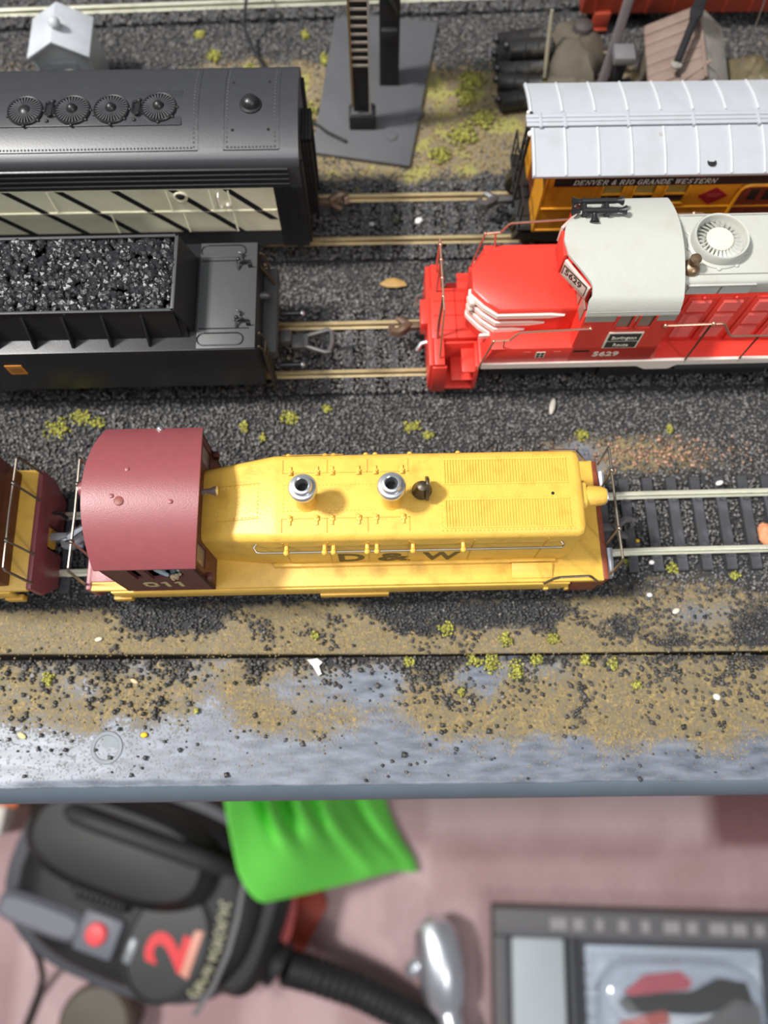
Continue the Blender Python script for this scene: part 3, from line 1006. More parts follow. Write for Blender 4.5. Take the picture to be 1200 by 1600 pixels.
    hb = MB().tube([(-80, -7, 13), (-82, -7.4, 11), (-82.2, -7.2, 7.5)], .5).tube([(60.5, 7, 13), (62.5, 7.4, 11), (62.6, 7.2, 7.5)], .5)
    build('air_hose', hb, BLACK_M, t, smooth=True)
    return t


sw = make_switcher('yellow switcher locomotive with maroon cab numbered 011 and two metal-capped stacks', (0, 61.8, 0), .021)
sw2 = make_switcher('second yellow and maroon switcher, its railed end cut by the left picture edge', (-175.2, 57.9, 0), math.pi + .03, main=False)

# the engine driver leaning out of the cab: one continuous skinned body
def small_person(label, root_loc, joints, bones, radii, shirt, skin_col):
    t = thing('person', label, 'person', root_loc)
    me = bpy.data.meshes.new('body')
    me.from_pydata([(x * S, y * S, z * S) for x, y, z in joints], bones, [])
    o = link('body', me, shirt, t)
    md = o.modifiers.new('skin', 'SKIN')
    for i, r in enumerate(radii):
        sv = me.skin_vertices[0].data[i]
        sv.radius = (r * S, r * S)
        sv.use_root = (i == 0)
    md.use_smooth_shade = True
    sb = o.modifiers.new('round', 'SUBSURF')
    sb.levels = sb.render_levels = 1
    return t


SHIRT = mat('pale_blue_shirt', (150, 172, 178), 0.6)
SKIN = mat('figure_skin', (196, 172, 140), 0.6)
joints = [(0, 0, 0), (0, -.4, 3.2), (0, -.6, 6.2), (0, -.6, 7.6), (-2.2, -1.0, 6.0), (-2.4, -3.0, 3.4), (1.4, -4.6, 2.2), (2.3, -.8, 6.0), (3.2, -1.8, 3.0), (3.4, -3.4, 1.2), (-1.2, 0, -.6), (-1.4, -4.0, -1.0), (-1.4, -4.2, -5.0), (1.2, 0, -.6), (1.4, -4.0, -1.0), (1.4, -4.2, -5.0)]
bones = [(0, 1), (1, 2), (2, 3), (2, 4), (4, 5), (5, 6), (2, 7), (7, 8), (8, 9), (0, 10), (10, 11), (11, 12), (0, 13), (13, 14), (14, 15)]
radii = [1.7, 1.8, 1.7, .7, .95, .75, .6, .95, .75, .6, 1.1, .95, .7, 1.1, .95, .7]
dr = small_person('person in a pale blue shirt leaning an arm on the cab window sill', (-55.0, 48.2, 33.6), joints, bones, radii, SHIRT, SKIN)
hd = build('head', MB().ball((0, -.8, 9.4), 1.35, 12, 9, .85, 1.0, 1.15), SKIN, dr, smooth=True)
build('nose', MB().ball((0, -2.2, 9.2), .3, 6, 4), SKIN, hd, smooth=True)
build('eyes', MB().ball((-.45, -2.0, 9.6), .16, 6, 4).ball((.45, -2.0, 9.6), .16, 6, 4), BORE, hd)
build('ears', MB().ball((-1.15, -.8, 9.4), .35, 6, 4).ball((1.15, -.8, 9.4), .35, 6, 4), SKIN, hd, smooth=True)
build('cap', MB().lathe([(1.35, 9.9), (1.4, 10.6), (1.0, 11.1), (.1, 11.2)], (0, -.7, 0), 12).box(-.9, .9, -2.9, -1.6, 9.95, 10.15), mat('cap_cloth', (70, 78, 96), 0.7), dr, smooth=True)
h = MB().ball((2.2, -4.75, 2.15), .62, 8, 6, 1.25, 1.0, .6)
for i, (dy, l) in enumerate(((-.5, .85), (-.18, 1.05), (.14, 1.0), (.44, .8))):
    h.tube([(2.7, -4.75 + dy, 2.2), (2.7 + l * .6, -4.75 + dy * 1.2, 2.2), (2.7 + l, -4.75 + dy * 1.2, 1.85)], [.2, .19, .14], 6)
h.tube([(1.9, -5.15, 2.2), (2.3, -5.6, 2.25), (2.75, -5.75, 2.15)], [.24, .2, .15], 6)
build('hand', h, SKIN, dr, smooth=True)
build('hand', MB().ball((3.5, -3.9, .8), .6, 8, 6), SKIN, dr, smooth=True)


# ------------------------------------------------------------------ the red road diesel with its grey roof
R0 = thing('road_diesel', 'bright red diesel locomotive with grey cab roof and white nose stripes', 'locomotive', (0, 126.7, 0), .025)
YC = -.4
mb = MB().box(28, 158, -10, 10, 12, 20).prismx([(-14, 7), (14, 7), (14, 19), (-14, 19)], 66, 118)
build('underframe', mb, BLACK_M, R0)
add_truck(R0, 48, 28)
add_truck(R0, 138, 28)
mb = MB().box(27.5, 158, -17.2, 17.2, 20.6, 23.0)
mb.box(14, 28, -8.5, 8.5, 20.6, 22.8).box(14.5, 17.5, -17.2, 17.2, 20.2, 22.6)
build('deck', mb, RED, R0, bevel=.3)
mb = MB()
for y in (-6, -1, 4):
    mb.box(15, 27, y - .12, y + .12, 22.8, 22.95)
mb.box(21.2, 21.5, -8.5, 8.5, 22.8, 22.95)
build('deck_seam', mb, mat('red_seam', (176, 30, 24), 0.5), R0)
mb = MB()
for s in (1, -1):
    mb.prismy([(28, 23.2), (28, 20.6), (74, 20.4), (77, 18.4), (84, 18.4), (86, 20.6), (158, 20.6), (158, 23.2)], s * 17.5 - .45, s * 17.5 + .45)
build('white_sill', mb, WHITE, R0)
mb = MB()
for s in (1, -1):
    mb.tube([(86, s * 17.2, 18.2), (158, s * 17.2, 18.2)], .9, 8).tube([(84, s * 16.4, 16.0), (158, s * 16.4, 16.0)], .7, 8)
build('air_pipe', mb, BLACK, R0, smooth=True)
mb = MB()
for s in (1, -1):
    a, b = sorted((s * 17.4, s * 10.5))
    mb.prismx([(a, 23), (a, 30.9), (b, 30.9), (b, 23)] if s < 0 else [(a, 23), (a, 30.9), (b, 30.9), (b, 23)], 30, 78)
    mb.prismy([(28, 23), (30.5, 30.9), (30.5, 23)], a, b)
build('battery_box', mb, RED, R0, bevel=.2)
# pilot and step wells
mb = MB().prismx([(-17, 22), (17, 22), (17, 7), (14, 5.5), (-14, 5.5), (-17, 7)], 13.0, 14.4)
mb.box(11.0, 14, -3.2, 5.2, 16, 22.2)
build('front_pilot', mb, RED, R0, bevel=.25)
for s in (1, -1):
    a, b = sorted((s * 17.2, s * 9.0))
    st = MB().box(14.4, 27.5, a, b, 6.6, 7.6).box(20, 27.5, a, b, 12, 12.8).box(23, 27.5, a, b, 17, 17.8)
    st.box(26.6, 27.8, a, b, 6.6, 21).box(14.4, 27.8, s * 9 - .4, s * 9 + .4, 6.6, 21)
    st.box(14.0, 18.2, s * 17 - .5, s * 17 + .5, 5.6, 21)
    build('steps', st, RED, R0, bevel=.2)
# low nose
def nose_ring(k, z):
    pts = [(24.2, -4.4), (24.2, 2.8), (27.2, 6.6), (30, 8.6), (53, 9.8), (53, -11.2), (31, -11.2), (27.6, -8.4)]
    cx, cy = 42, -.9
    return [(cx + (x - cx) * k, cy + (y - cy) * k, z) for x, y in pts]


build('nose', MB().loft([nose_ring(1.02, 22.8), nose_ring(1.0, 39.6), nose_ring(.985, 40.6), nose_ring(.95, 41.0)]), RED, R0, smooth=True)
for z0, xe in ((38.4, 49.5), (34.9, 44.5), (31.6, 39.5), (28.3, 30.9)):
    for far in (False,):
        path = [(23.8, -3.2), (23.7, -4.6), (27.2, -8.8), (30.9, -11.6), (xe - 4, -11.6), (xe, -11.5)] if not far else [(23.8, -.6), (23.7, 2.9), (26.9, 6.9), (29.9, 8.95), (xe - 4, 9.75), (xe, 9.9)]
        mb = MB()
        rings = []
        for i, (x, y) in enumerate(path):
            hgt = .8 if i < len(path) - 1 else .1
            dx = -.25 if i < 2 else 0
            sy = -1 if not far else 1
            o = .25 * sy if i >= 2 else 0
            rings.append([(x + dx - .1, y + o, z0 - hgt), (x + .3, y - o - .2 * sy, z0 - hgt), (x + .3, y - o - .2 * sy, z0 + hgt), (x + dx - .1, y + o, z0 + hgt)])
        build('nose_stripe', mb.loft(rings), WHITE, R0)
nl = build('headlight', MB().cyl((23.4, -5.6, 37), (25.6, -5.0, 37), 1.5, n=14).cyl((23.4, -5.6, 34.0), (25.6, -5.0, 34.0), 1.2, n=14), WHITE, R0, smooth=True)
# cab
cb = MB()
for s in (-1, 1):
    a, b = sorted((s * 17.4, s * 16.6))
    cb.box(53, 77, a, b, 23, 41)
    for x0, x1 in ((53, 61.4), (65.8, 67.2), (71.6, 77)):
        cb.box(x0, x1, a, b, 41, 44.2)
cb.box(52.6, 53.4, -17.2, 17.2, 23, 46.8).box(76.4, 77.2, -17.2, 17.2, 23, 46.8).box(52.6, 53.4, -13, 13, 46.8, 52).box(76.4, 77.2, -13, 13, 46.8, 52)
build('cab', cb, RED, R0)
cb = MB()
for s in (-1, 1):
    a, b = sorted((s * 17.4, s * 16.6))
    for x0, x1 in ((53, 61.4), (65.8, 67.2), (71.6, 77)):
        cb.box(x0, x1, a, b, 44.2, 47.0)
    cb.box(53, 77, a, b, 47.0, 48.6)
build('cab_upper_side', cb, GREY_D, R0)
for s in (-1, 1):
    for x0, x1 in ((61.4, 65.8), (67.2, 71.6)):
        w = build('cab_window', MB().box(x0, x1, s * 16.9 - .15, s * 16.9 + .15, 41, 47), GLASS_G, R0)
        f = MB().box(x0, x1, s * 17.5 - .2, s * 17.5 + .2, 40.7, 41.2).box(x0 - .3, x0 + .3, s * 17.5 - .2, s * 17.5 + .2, 40.7, 47.2).box(x1 - .3, x1 + .3, s * 17.5 - .2, s * 17.5 + .2, 40.7, 47.2)
        build('window_frame', f, RED, w)
for y in (-13.6, -8.6, 7.6, 12.6):
    build('windshield', MB().box(52.3, 52.7, y - 1.9, y + 1.9, 42, 47.5), GLASS_G, R0)


def cab_arch(y):
    k = abs(y) / 17.6
    return 57.0 - 6.2 * k ** 2 - 3.0 * max(0, (k - .86) / .14) ** 2


rings = []
for i in range(37):
    y = -17.6 + 35.2 * i / 36
    a = abs(y + .8)
    xf = 46.3 + .2 * a if a < 4.2 else (47.1 + (a - 4.2) * .84 if a < 11.5 else 53.2)
    xf = min(xf, 53.2) if a < 14 else 52.4
    z = cab_arch(y)
    rings.append([(xf, y, z - .8), (76.9, y, z - .8), (76.9, y, z), (xf, y, z)])
build('cab_roof', MB().loft(rings), GREY, R0, smooth=True)
# angled number boards under the roof's front edge
for s in (1, -1):
    a, b = Vector((47.0, s * 4.6 - .8)), Vector((53.0, s * 11.8 - .8))
    u = (b - a).normalized()
    n = Vector((u.y, -u.x)) * (s if s > 0 else 1)
    n = Vector((-abs(u.y), s * abs(u.x)))
    mb = MB().loft([[(p.x + n.x * d, p.y + n.y * d, z) for p, d, z in ((a, 0, 49.6), (b, 0, 48.4), (b, 0, 53.0), (a, 0, 55.4))], [(p.x + n.x * d, p.y + n.y * d, z) for p, d, z in ((a, .9, 49.6), (b, .9, 48.4), (b, .9, 53.0), (a, .9, 55.4))]])
    nb = build('number_board', mb, mat('number_board_pink', (204, 184, 176), 0.4), R0, bevel=.15)
    p0 = (a if s < 0 else b) + n * .95 + (u if s < 0 else -u) * 1.0
    uu = (u if s < 0 else -u)
    up = Vector((0, 0, 1))
    zz = 51.2 if s < 0 else 50.2
    fr = MB()
    rect = [(p0 + uu * q, z) for q, z in ((-.6, zz - .9), (7.6, zz - 1.7), (7.6, zz + 1.9), (-.6, zz + 2.7))]
    if s > 0:
        rect = [(p0 + uu * q, z) for q, z in ((-.6, zz - 1.2), (7.6, zz - .4), (7.6, zz + 3.2), (-.6, zz + 2.4))]
    fr.tube([(p.x, p.y, z) for p, z in rect], .22, 5, True)
    build('number_frame', fr, BRONZE, nb)
    lettering('number_text', '5629', 2.9, (p0.x + n.x * .02, p0.y + n.y * .02, zz), (uu.x, uu.y, -.09 if s < 0 else .09), (0, 0, 1), INK, nb, extrude=.06, bold=.01, stretch=1.05)
mb = MB().box(46.2, 47.6, -4.6, 3.0, 48, 55.6)
build('cab_brow', mb, RED, R0, bevel=.2)
# black five-note horn on the roof
hz = 56.0
mb = MB()
for y in (7.0, 10.0):
    mb.tube([(51.6, y, hz + 2.0), (60.6, y, hz + 2.0)], .75, 8)
for x in (52.4, 58.2):
    mb.tube([(x, 6.0, hz + 1.8), (x, 11.0, hz + 1.6)], .6, 8)
    mb.box(x - .6, x + .6, 6.4, 7.6, hz - 1.6, hz + 2).box(x - .6, x + .6, 9.6, 10.8, hz - 2, hz + 2)
hn = build('air_horn', mb, BLACK, R0, smooth=True)
for x, y, d in ((51.0, 7, -1), (51.4, 10, -1), (60.8, 7, 1), (60.4, 10, 1), (54.6, 6.2, -1)):
    build('horn_bell', MB().lathe([(.6, 0), (.7, 1.0), (1.2, 1.9), (1.25, 2.1), (.3, 1.8)], (x, y, hz + 2.0), 10, (d, 0, 0) if x != 54.6 else (0, -.7, -.3)), BLACK, hn, smooth=True)
# long hood: red below, grey above
build('long_hood', MB().box(77, 156, -11, 11, 22.8, 46.8), RED, R0, bevel=.2)
pf = [(-11, 46.8), (-11, 50.4)] + [(-9.4 + 1.6 * math.cos(math.radians(a)), 50.4 + 1.6 * math.sin(math.radians(a))) for a in (160, 130, 110, 90)]
pf = pf + [(-y, z) for y, z in pf[::-1]]
build('hood_roof', MB().prismx(pf, 77, 156), GREY, R0, smooth=True)
build('roof_seam', MB().box(77.2, 156, -8.9, -8.65, 52.0, 52.15).box(77.2, 156, 9.4, 9.6, 51.9, 52.1), mat('grey_seam', (130, 128, 124), 0.6), R0)
mb = MB().box(79, 97, -11.5, -10.9, 50.2, 51.0)
build('grille_trim', mb, GREY, R0, bevel=.2)
for x0, x1 in ((79.6, 87.6), (88.4, 96.2)):
    g = MB()
    for i in range(6):
        z = 47.2 + i * .52
        g.prismx([(-11.0, z), (-11.45, z + .05), (-11.0, z + .42)], x0, x1)
    build('louvre_panel', g, GREY_D, R0)
fx, fy = 88.0, .6
fan = build('fan_housing', MB().lathe([(8.0, 0), (7.9, .5), (7.3, .9), (7.2, 3.2), (7.0, 3.5), (6.6, 3.4), (6.4, 3.0), (6.4, .6), (6.2, .3)], (fx, fy, 51.9), 48), GREY, R0, smooth=True)
build('fan_hub', MB().lathe([(3.6, .2), (3.6, 2.2), (3.3, 2.5), (.1, 2.6)], (fx, fy, 51.9), 28), mat('fan_hub_paint', (206, 203, 190), 0.45), fan, smooth=True)
bl = None
for i in range(26):
    if bl is None:
        bl = build('fan_blade', MB().add([(3.5, -.15, 1.9), (3.5, .15, 2.3), (6.3, .75, 1.4), (6.3, -.55, .7), (3.5, -.15, 1.6), (3.5, .15, 2.0), (6.3, .75, 1.1), (6.3, -.55, .4)], [(0, 1, 2, 3), (7, 6, 5, 4), (0, 3, 7, 4), (1, 5, 6, 2), (3, 2, 6, 7), (0, 4, 5, 1)]), GREY, fan)
        o = bl
    else:
        o = copy_part(bl, fan)
    place(o, (fx, fy, 51.9), 2 * math.pi * i / 26)
lug = MB()
for i in range(10):
    a = 2 * math.pi * i / 10 + .2
    lug.lathe([(.65, 0), (.6, .5), (.1, .7)], (fx + 7.9 * math.cos(a), fy + 7.9 * math.sin(a), 51.9), 8)
build('bolts', lug, GREY, fan, smooth=True)
mb = MB().lathe([(2.4, 0), (2.5, .8), (2.0, 1.7), (1.0, 2.2), (.9, 3.4), (1.4, 3.7), (1.5, 4.6), (1.1, 5.2), (.3, 5.4)], (79.6, -7.0, 51.9), 18)
build('bell', mb, BRASS, R0, smooth=True)
build('roof_lugs', MB().stud((78.2, 8.6, 51.9), .6).stud((79.2, 7.8, 51.9), .5).stud((78.6, 3, 52), .4), GREY, R0)
# engine-room doors with louvres
for i in range(8):
    x = 81.4 + i * 8.6 + (i // 2) * .9
    for s in ((-1, 1) if i < 2 else (-1,)):
        y0 = s * 11
        mb = MB().box(x, x + 7.9, min(y0, y0 + s * .45), max(y0, y0 + s * .45), 23.5, 45.4)
        d = build('engine_door', mb, RED, R0, bevel=.15)
        for k in range(3):
            z0 = 39.4 - k * 6.6
            lv = MB()
            for j in range(5):
                z = z0 + j * 1.0
                lv.prismx([(y0 + s * .4, z), (y0 + s * .95, z + .1), (y0 + s * .4, z + .85)], x + 1.2, x + 6.6)
            build('louvre', lv, RED_D, d)
        build('hinge', MB().ball((x + 4, y0 + s * .6, 45.6), .5, 8, 5), RED, d, smooth=True)
# handrails, front railing, coupler
for s in (-1, 1):
    y = s * 17.7
    a = rod('nose_handrail', [(27.2, y, 20.2), (29.8, y, 35.4), (30.4, y, 36.0), (34.2, y, 36.4), (36.0, y, 39.6), (36.8, y, 40.2), (55.2, y, 41.4)], .32, COPPER, R0, [(55.2, y, 41.4), (29.9, y, 35.8)], .55)
    build('railing_post', MB().tube([(32.8, y, 36.2), (33.6, y - s * 1.6, 27)], .28), COPPER, a, smooth=True)
    b = rod('hood_handrail', [(75.0, y, 42.2), (90.2, y, 42.6), (91.2, y, 42.2), (95.0, y, 36.4), (95.8, y, 35.8), (156, y, 35.8)], .36, COPPER, R0, [(75.2, y, 42.2), (88.0, y, 42.6)], .7)
    pp = MB().tube([(87.6, y, 42.4), (87.6, y, 21.8)], .3)
    for x in (103.5, 120, 137):
        pp.tube([(x, y, 35.8), (x, y, 21.8)], .3)
    build('railing_post', pp, BRONZE, b, smooth=True)
f = rod('front_railing', [(16.2, 14.6, 22.4), (16.4, 14.4, 38.2), (16.5, -9.0, 38.2), (16.4, -10.0, 37.0), (16.0, -15.0, 24), (15.4, -16.6, 10)], .34, COPPER, R0, [(16.4, y, 38.2) for y in (12.4, 7.4, 1.4, -4.6)], .62)
build('railing_post', MB().tube([(16.4, -4.8, 38), (15.8, -6.8, 30), (15.6, -8.5, 22.4)], .42).tube([(16.4, 7.4, 38.2), (16, 7.4, 22.5)], .28), STEEL, f, smooth=True)
add_coupler(R0, 13.5, 12.5, -1, mat('rusty_coupler', (112, 92, 76), 0.4, metal=.4), y=2)
hs = MB().tube([(12.6, 12, 15), (10.6, 12, 13.5), (10.2, 11.4, 9)], .5).tube([(13.2, -4.6, 14), (11.4, -5.0, 13.8), (10.0, -6.4, 12.0)], .75, 8).tube([(13.2, -7.0, 15), (14.6, -6.0, 17), (16.6, -4.6, 23)], .4)
build('air_hose', hs, ALU, R0, smooth=True)
# herald, number, small marks
hp = build('herald_plate', MB().box(61.0, 70.6, -17.75, -17.4, 30.9, 38.9), LETTER, R0)
build('herald_field', MB().box(61.5, 70.1, -17.9, -17.7, 31.4, 34.4).box(61.5, 70.1, -17.9, -17.7, 35.0, 38.4), mat('herald_black', (42, 44, 44), 0.4), hp)
lettering('herald_text', 'Burlington', 2.1, (65.8, -17.92, 35.8), (1, 0, 0), (0, 0, 1), LETTER, hp, extrude=.05, bold=.01, align='CENTER', stretch=.8)
lettering('herald_text', 'Route', 2.1, (65.8, -17.92, 32.1), (1, 0, 0), (0, 0, 1), LETTER, hp, extrude=.05, bold=.01, align='CENTER', stretch=.85)
lettering('side_number', '5629', 3.3, (59.4, -17.42, 26.0), (1, 0, 0), (0, 0, 1), LETTER, R0, extrude=.08, bold=.02, stretch=1.15)
sm = build('side_badge', MB().box(43.0, 45.6, -17.6, -17.38, 26.0, 29.0), LETTER, R0)
build('badge_mark', MB().box(43.3, 44.1, -17.68, -17.55, 26.3, 27.3).box(44.5, 45.3, -17.68, -17.55, 26.3, 27.3).box(43.3, 44.1, -17.68, -17.55, 27.7, 28.7).box(44.5, 45.3, -17.68, -17.55, 27.7, 28.7), INK, sm)
build('side_dash', MB().box(39.2, 41.4, -17.55, -17.38, 28.2, 29.2).box(47.8, 50.0, -17.55, -17.38, 28.2, 29.2), RED_D, R0)
build('side_slot', MB().box(53.5, 58.0, -17.5, -17.36, 28.6, 29.4), BORE, R0)


# ------------------------------------------------------------------ the black tender heaped with coal
T0 = thing('coal_tender', 'glossy black steam engine tender heaped with black coal', 'tender', (0, 126.4, 0), .025)
mb = MB().box(-150, -36.5, -9, 9, 11, 15)
build('underframe', mb, BLACK_M, T0)
add_truck(T0, -58, 24)
add_truck(T0, -118, 24)
mb = MB().box(-150, -36, -17.5, 17.5, 13.5, 34.8)
build('tank_body', mb, BLACK, T0, bevel=.35)
mb = MB().box(-52.5, -36.2, -17.2, 17.2, 34.8, 35.2)
build('rear_deck', mb, DECKGREY, T0, bevel=.15)
# coal bunker: sloping side plates, end plate and rim, open to the top
mb = MB()
for s in (-1, 1):
    mb.prismx([(s * 13.4, 34.8), (s * 12.8, 34.8), (s * 11.2, 46), (s * 11.8, 46)], -150, -56.4)
mb.prismy([(-53.0, 34.8), (-54.0, 34.8), (-57.0, 46), (-56.2, 46)], -11.8, 11.8)
mb.prismx([(-13.4, 34.8), (13.4, 34.8), (11.8, 40), (-11.8, 40)], -150, -54.6)
build('coal_bunker', mb, BLACK, T0)
build('bunker_rim', MB().box(-150, -56, -12.1, -11.3, 45.8, 46.3).box(-150, -56, 11.3, 12.1, 45.8, 46.3).box(-57, -56, -12.1, 12.1, 45.8, 46.3), DECKGREY, T0, bevel=.15)
g = None
for x in (-128.5, -118, -107.5, -97, -86.4, -75.8, -65.2):
    for s in (-1, 1):
        mb = MB().prismx([(s * 11.7, 45.4), (s * 16.2, 35.0), (s * 13.2, 34.8)], -.35, .35)
        o = build('gusset', mb, BLACK, T0, bevel=.1)
        place(o, (x, 0, 0))
mb = MB()
for a in (-1, 1):
    y0, y1 = sorted((a * 12.4, a * 16.4))
    pts = [(x, y, 35.3) for x, y in arc(-50.4, (y0 + y1) / 2, 1.9, 90, 270, 8)] + [(x, y, 35.3) for x, y in arc(-41.4, (y0 + y1) / 2, 1.9, -90, 90, 8)]
    build('hatch_outline', MB().tube(pts, .2, 5, True), BLACK, T0, smooth=True)
build('deck_line', MB().box(-52, -38, -11.2, -10.9, 35.1, 35.4).box(-52, -38, 10.9, 11.2, 35.1, 35.4), BLACK, T0)
for y in (10.2, -8.8):
    mb = MB().tube([(-41.5, y - 2.2, 35.4), (-41.2, y - .5, 36.6), (-39.6, y, 36.8), (-38.6, y - .5, 35.6)], .35).tube([(-42, y, 35.5), (-38, y, 35.7)], .3)
    mb.ball((-41.4, y + .6, 36.2), .65, 8, 5).box(-38.6, -37.4, y - 1.6, y - 1.2, 35.2, 36.8)
    mb.tube([(-40.4, y + 1.6, 35.4), (-40.2, y + 2.4, 36.4), (-41.4, y + 3.0, 36.2)], .28)
    build('deck_fitting', mb, BLACK, T0, smooth=True)
mb = MB()
k = 2500
lx, ly = rng.uniform(-140, -57.4, k), rng.uniform(-11, 11, k)
hz_ = 44.6 + 1.4 * (1 - (np.abs(ly) / 11.5) ** 2) + 1.0 * fnoise(lx, ly, 6, 2) + rng.random(k) * .6 - .6 * sstep(-62, -57, lx)
V, F = [], []
ico = [(-.53, 0, .85), (.53, 0, .85), (-.53, 0, -.85), (.53, 0, -.85), (0, .85, .53), (0, .85, -.53), (0, -.85, .53), (0, -.85, -.53), (.85, .53, 0), (-.85, .53, 0), (.85, -.53, 0), (-.85, -.53, 0)]
icf = [(1, 4, 0), (4, 9, 0), (4, 5, 9), (8, 5, 4), (1, 8, 4), (1, 10, 8), (10, 3, 8), (8, 3, 5), (3, 2, 5), (3, 7, 2), (3, 10, 7), (10, 6, 7), (6, 11, 7), (6, 0, 11), (6, 1, 0), (10, 1, 6), (11, 0, 9), (2, 11, 9), (5, 2, 9), (11, 2, 7)]
for i in range(k):
    s = random.uniform(.6, 1.3)
    ca_, sa_ = math.cos(random.random() * 6.3), math.sin(random.random() * 6.3)
    mb.add([(lx[i] + (x * ca_ - y * sa_) * s * random.uniform(.8, 1.2), ly[i] + (x * sa_ + y * ca_) * s * random.uniform(.8, 1.2), hz_[i] + z * s * random.uniform(.6, .9)) for x, y, z in ico], icf)
c = build('coal', mb, COAL, T0, fix=False)
c['kind'] = 'stuff'
em = build('emblem', MB().box(-108.2, -103.4, -17.75, -17.45, 23.9, 28.7), SHADE, T0)
build('emblem_bars', MB().box(-107.6, -104.0, -17.82, -17.7, 27.2, 27.5).box(-107.6, -104.0, -17.82, -17.7, 26.2, 26.5).box(-107.6, -104.0, -17.82, -17.7, 25.2, 25.5), BRONZE, em)
# rear end: beam, lamp, ladder, drawgear with its loop
build('rear_beam', MB().prismy([(-36, 20), (-32.2, 20), (-31.6, 21), (-31.8, 24.4), (-36, 24.4)], -12.5, 16), DECKGREY, T0, bevel=.3)
build('rear_lamp', MB().cyl((-36.2, 3.4, 29), (-34.4, 3.4, 29), 1.1, n=12).ball((-34.2, 3.4, 29), 1.0, 10, 6), COUPL_D, T0, smooth=True)
mb = MB()
for y in (-16.6, -12.4):
    mb.tube([(-35.2, y, 34.8), (-34.2, y, 33), (-34.0, y, 7)], .38)
for z in (31, 26.5, 22, 17.5, 13, 8.5):
    mb.tube([(-34.0, -16.6, z), (-34.0, -12.4, z)], .38)
build('ladder', mb, BRONZE, T0, smooth=True)
mb = MB().tube([(-35.6, 14, 34.6), (-34.4, 14, 33.6), (-33.8, 14, 26)], .35).tube([(-35.6, 10.6, 33), (-33.6, 10.4, 28), (-32.6, 10.4, 24.4)], .5)
mb.ball((-34.6, 12.4, 31), .9, 8, 5)
build('rear_piping', mb, BRONZE, T0, smooth=True)
for y, z in ((6.4, 14.5), (-10.4, 12.5)):
    b = build('buffer_rod', MB().cyl((-32, y, z), (-25.5, y, z), .95, n=12), BLACK, T0, smooth=True)
    build('rod_tip', MB().ball((-25.4, y, z), 1.0, 10, 6), ALU, b, smooth=True)
mb = MB().box(-32, -28.6, -3.6, .4, 11.5, 15.2).box(-28.6, -24.5, -5.0, -.6, 11.6, 13.8)
cp = build('coupler', mb, COUPL_D, T0, bevel=.3)
mb = MB()
lp = [(-24.6, -4.3, 13), (-18.4, -6.6, 13), (-17.0, -6.4, 13), (-16.0, -3.2, 13), (-16.2, .6, 13), (-17.4, 1.2, 13), (-24.6, -.9, 13)]
mb.tube(lp, [.8, .75, .8, .8, .8, .75, .8], 8, True)
mb.box(-25.4, -23.6, -4.6, -.6, 12.0, 14.0)
build('coupler_loop', mb, COUPL_D, cp, smooth=True)
build('coupler_pin', MB().ball((-29.8, -7.8, 12), 1.3, 8, 6).tube([(-32, -7.8, 12), (-29, -7.8, 12)], .7), BRONZE, T0, smooth=True)


# ------------------------------------------------------------------ the black carbody diesel with four roof fans
B0 = thing('carbody_diesel', 'long black diesel with four roof fans and a cream side with slanting black stripes', 'locomotive', (0, 176.5, 0), .020)
build('underframe', MB().box(-150, -26, -10, 10, 11, 14).box(-116, -84, -14, 14, 6, 13), BLACK_M, B0)
add_truck(B0, -46, 28)
add_truck(B0, -130, 28)
half = [(-17.4, 13), (-17.5, 16), (-17.5, 46.8), (-17.2, 48.6), (-16.2, 49.8), (-13.6, 51.0), (-9.4, 52.3), (-5, 53.2)]
prof = half + [(0, 53.5)] + [(-y, z) for y, z in half[::-1]]
build('carbody', MB().prismx(prof, -150, -24.2), BLACK_R, B0, smooth=True)
for i in range(4):
    z = 40.4 + i * 1.9
    mb = MB().prismx([(-17.5, z), (-18.1, z + .2), (-18.1, z + 1.0), (-17.5, z + 1.3)], -150, -27.5)
    build('grille_bar', mb, BLACK, B0, bevel=.1)
build('cream_panel', MB().box(-150, -32.6, -17.75, -17.4, 20.8, 39.4), CREAM, B0)
mb = MB().box(-150, -32.6, -17.95, -17.7, 29.8, 30.5)
build('batten', mb, CREAM, B0)
riv = MB()
def wall_stud(x, z, y=-17.95, r=.2):
    riv.add([(x - r, y, z - r), (x + r, y, z - r), (x + r, y, z + r), (x - r, y, z + r), (x, y - r * .9, z)], [(0, 1, 4), (1, 2, 4), (2, 3, 4), (3, 0, 4)])
for i in range(170):
    wall_stud(-150 + i * .69, 30.15)
seams = [(-98.5, 30, 39), (-83, 20.8, 30), (-64, 30, 39), (-61, 20.8, 30), (-51.5, 30, 39), (-46, 20.8, 39)]
sm = MB()
for x, z0, z1 in seams:
    sm.box(x - .3, x + .3, -17.9, -17.7, z0, z1)
    for j in range(int((z1 - z0) / .9)):
        wall_stud(x, z0 + j * .9 + .3, -17.9)
build('panel_seam', sm, CREAM, B0)
build('side_rivets', riv, CREAM, B0)
for xt in (-127, -110.6, -95.0, -78.8, -62.0, -46.2):
    n = 12
    zb = 20.9
    run = 17.0
    if xt > -50:
        zb = 39.3 - 18.4 * .72
        run *= .72
    mb = MB()
    r = []
    for i in range(n + 1):
        z = 39.3 + (zb - 39.3) * i / n
        x = xt + run * i / n
        y = -17.78 - (.2 if abs(z - 30.15) < .8 else 0)
        w = 1.25
        r.append([(x - w, y, z), (x + w, y, z), (x + w, y - .06, z), (x - w, y - .06, z)])
    build('side_stripe', mb.loft(r), BLACK, B0)
mb = MB().box(-32.6, -24.3, -17.7, -17.4, 13, 39.4)
mb.box(-30.6, -30.2, -17.95, -17.6, 14, 39).box(-27.2, -26.8, -17.95, -17.6, 14, 39)
build('end_panel', mb, BLACK, B0)
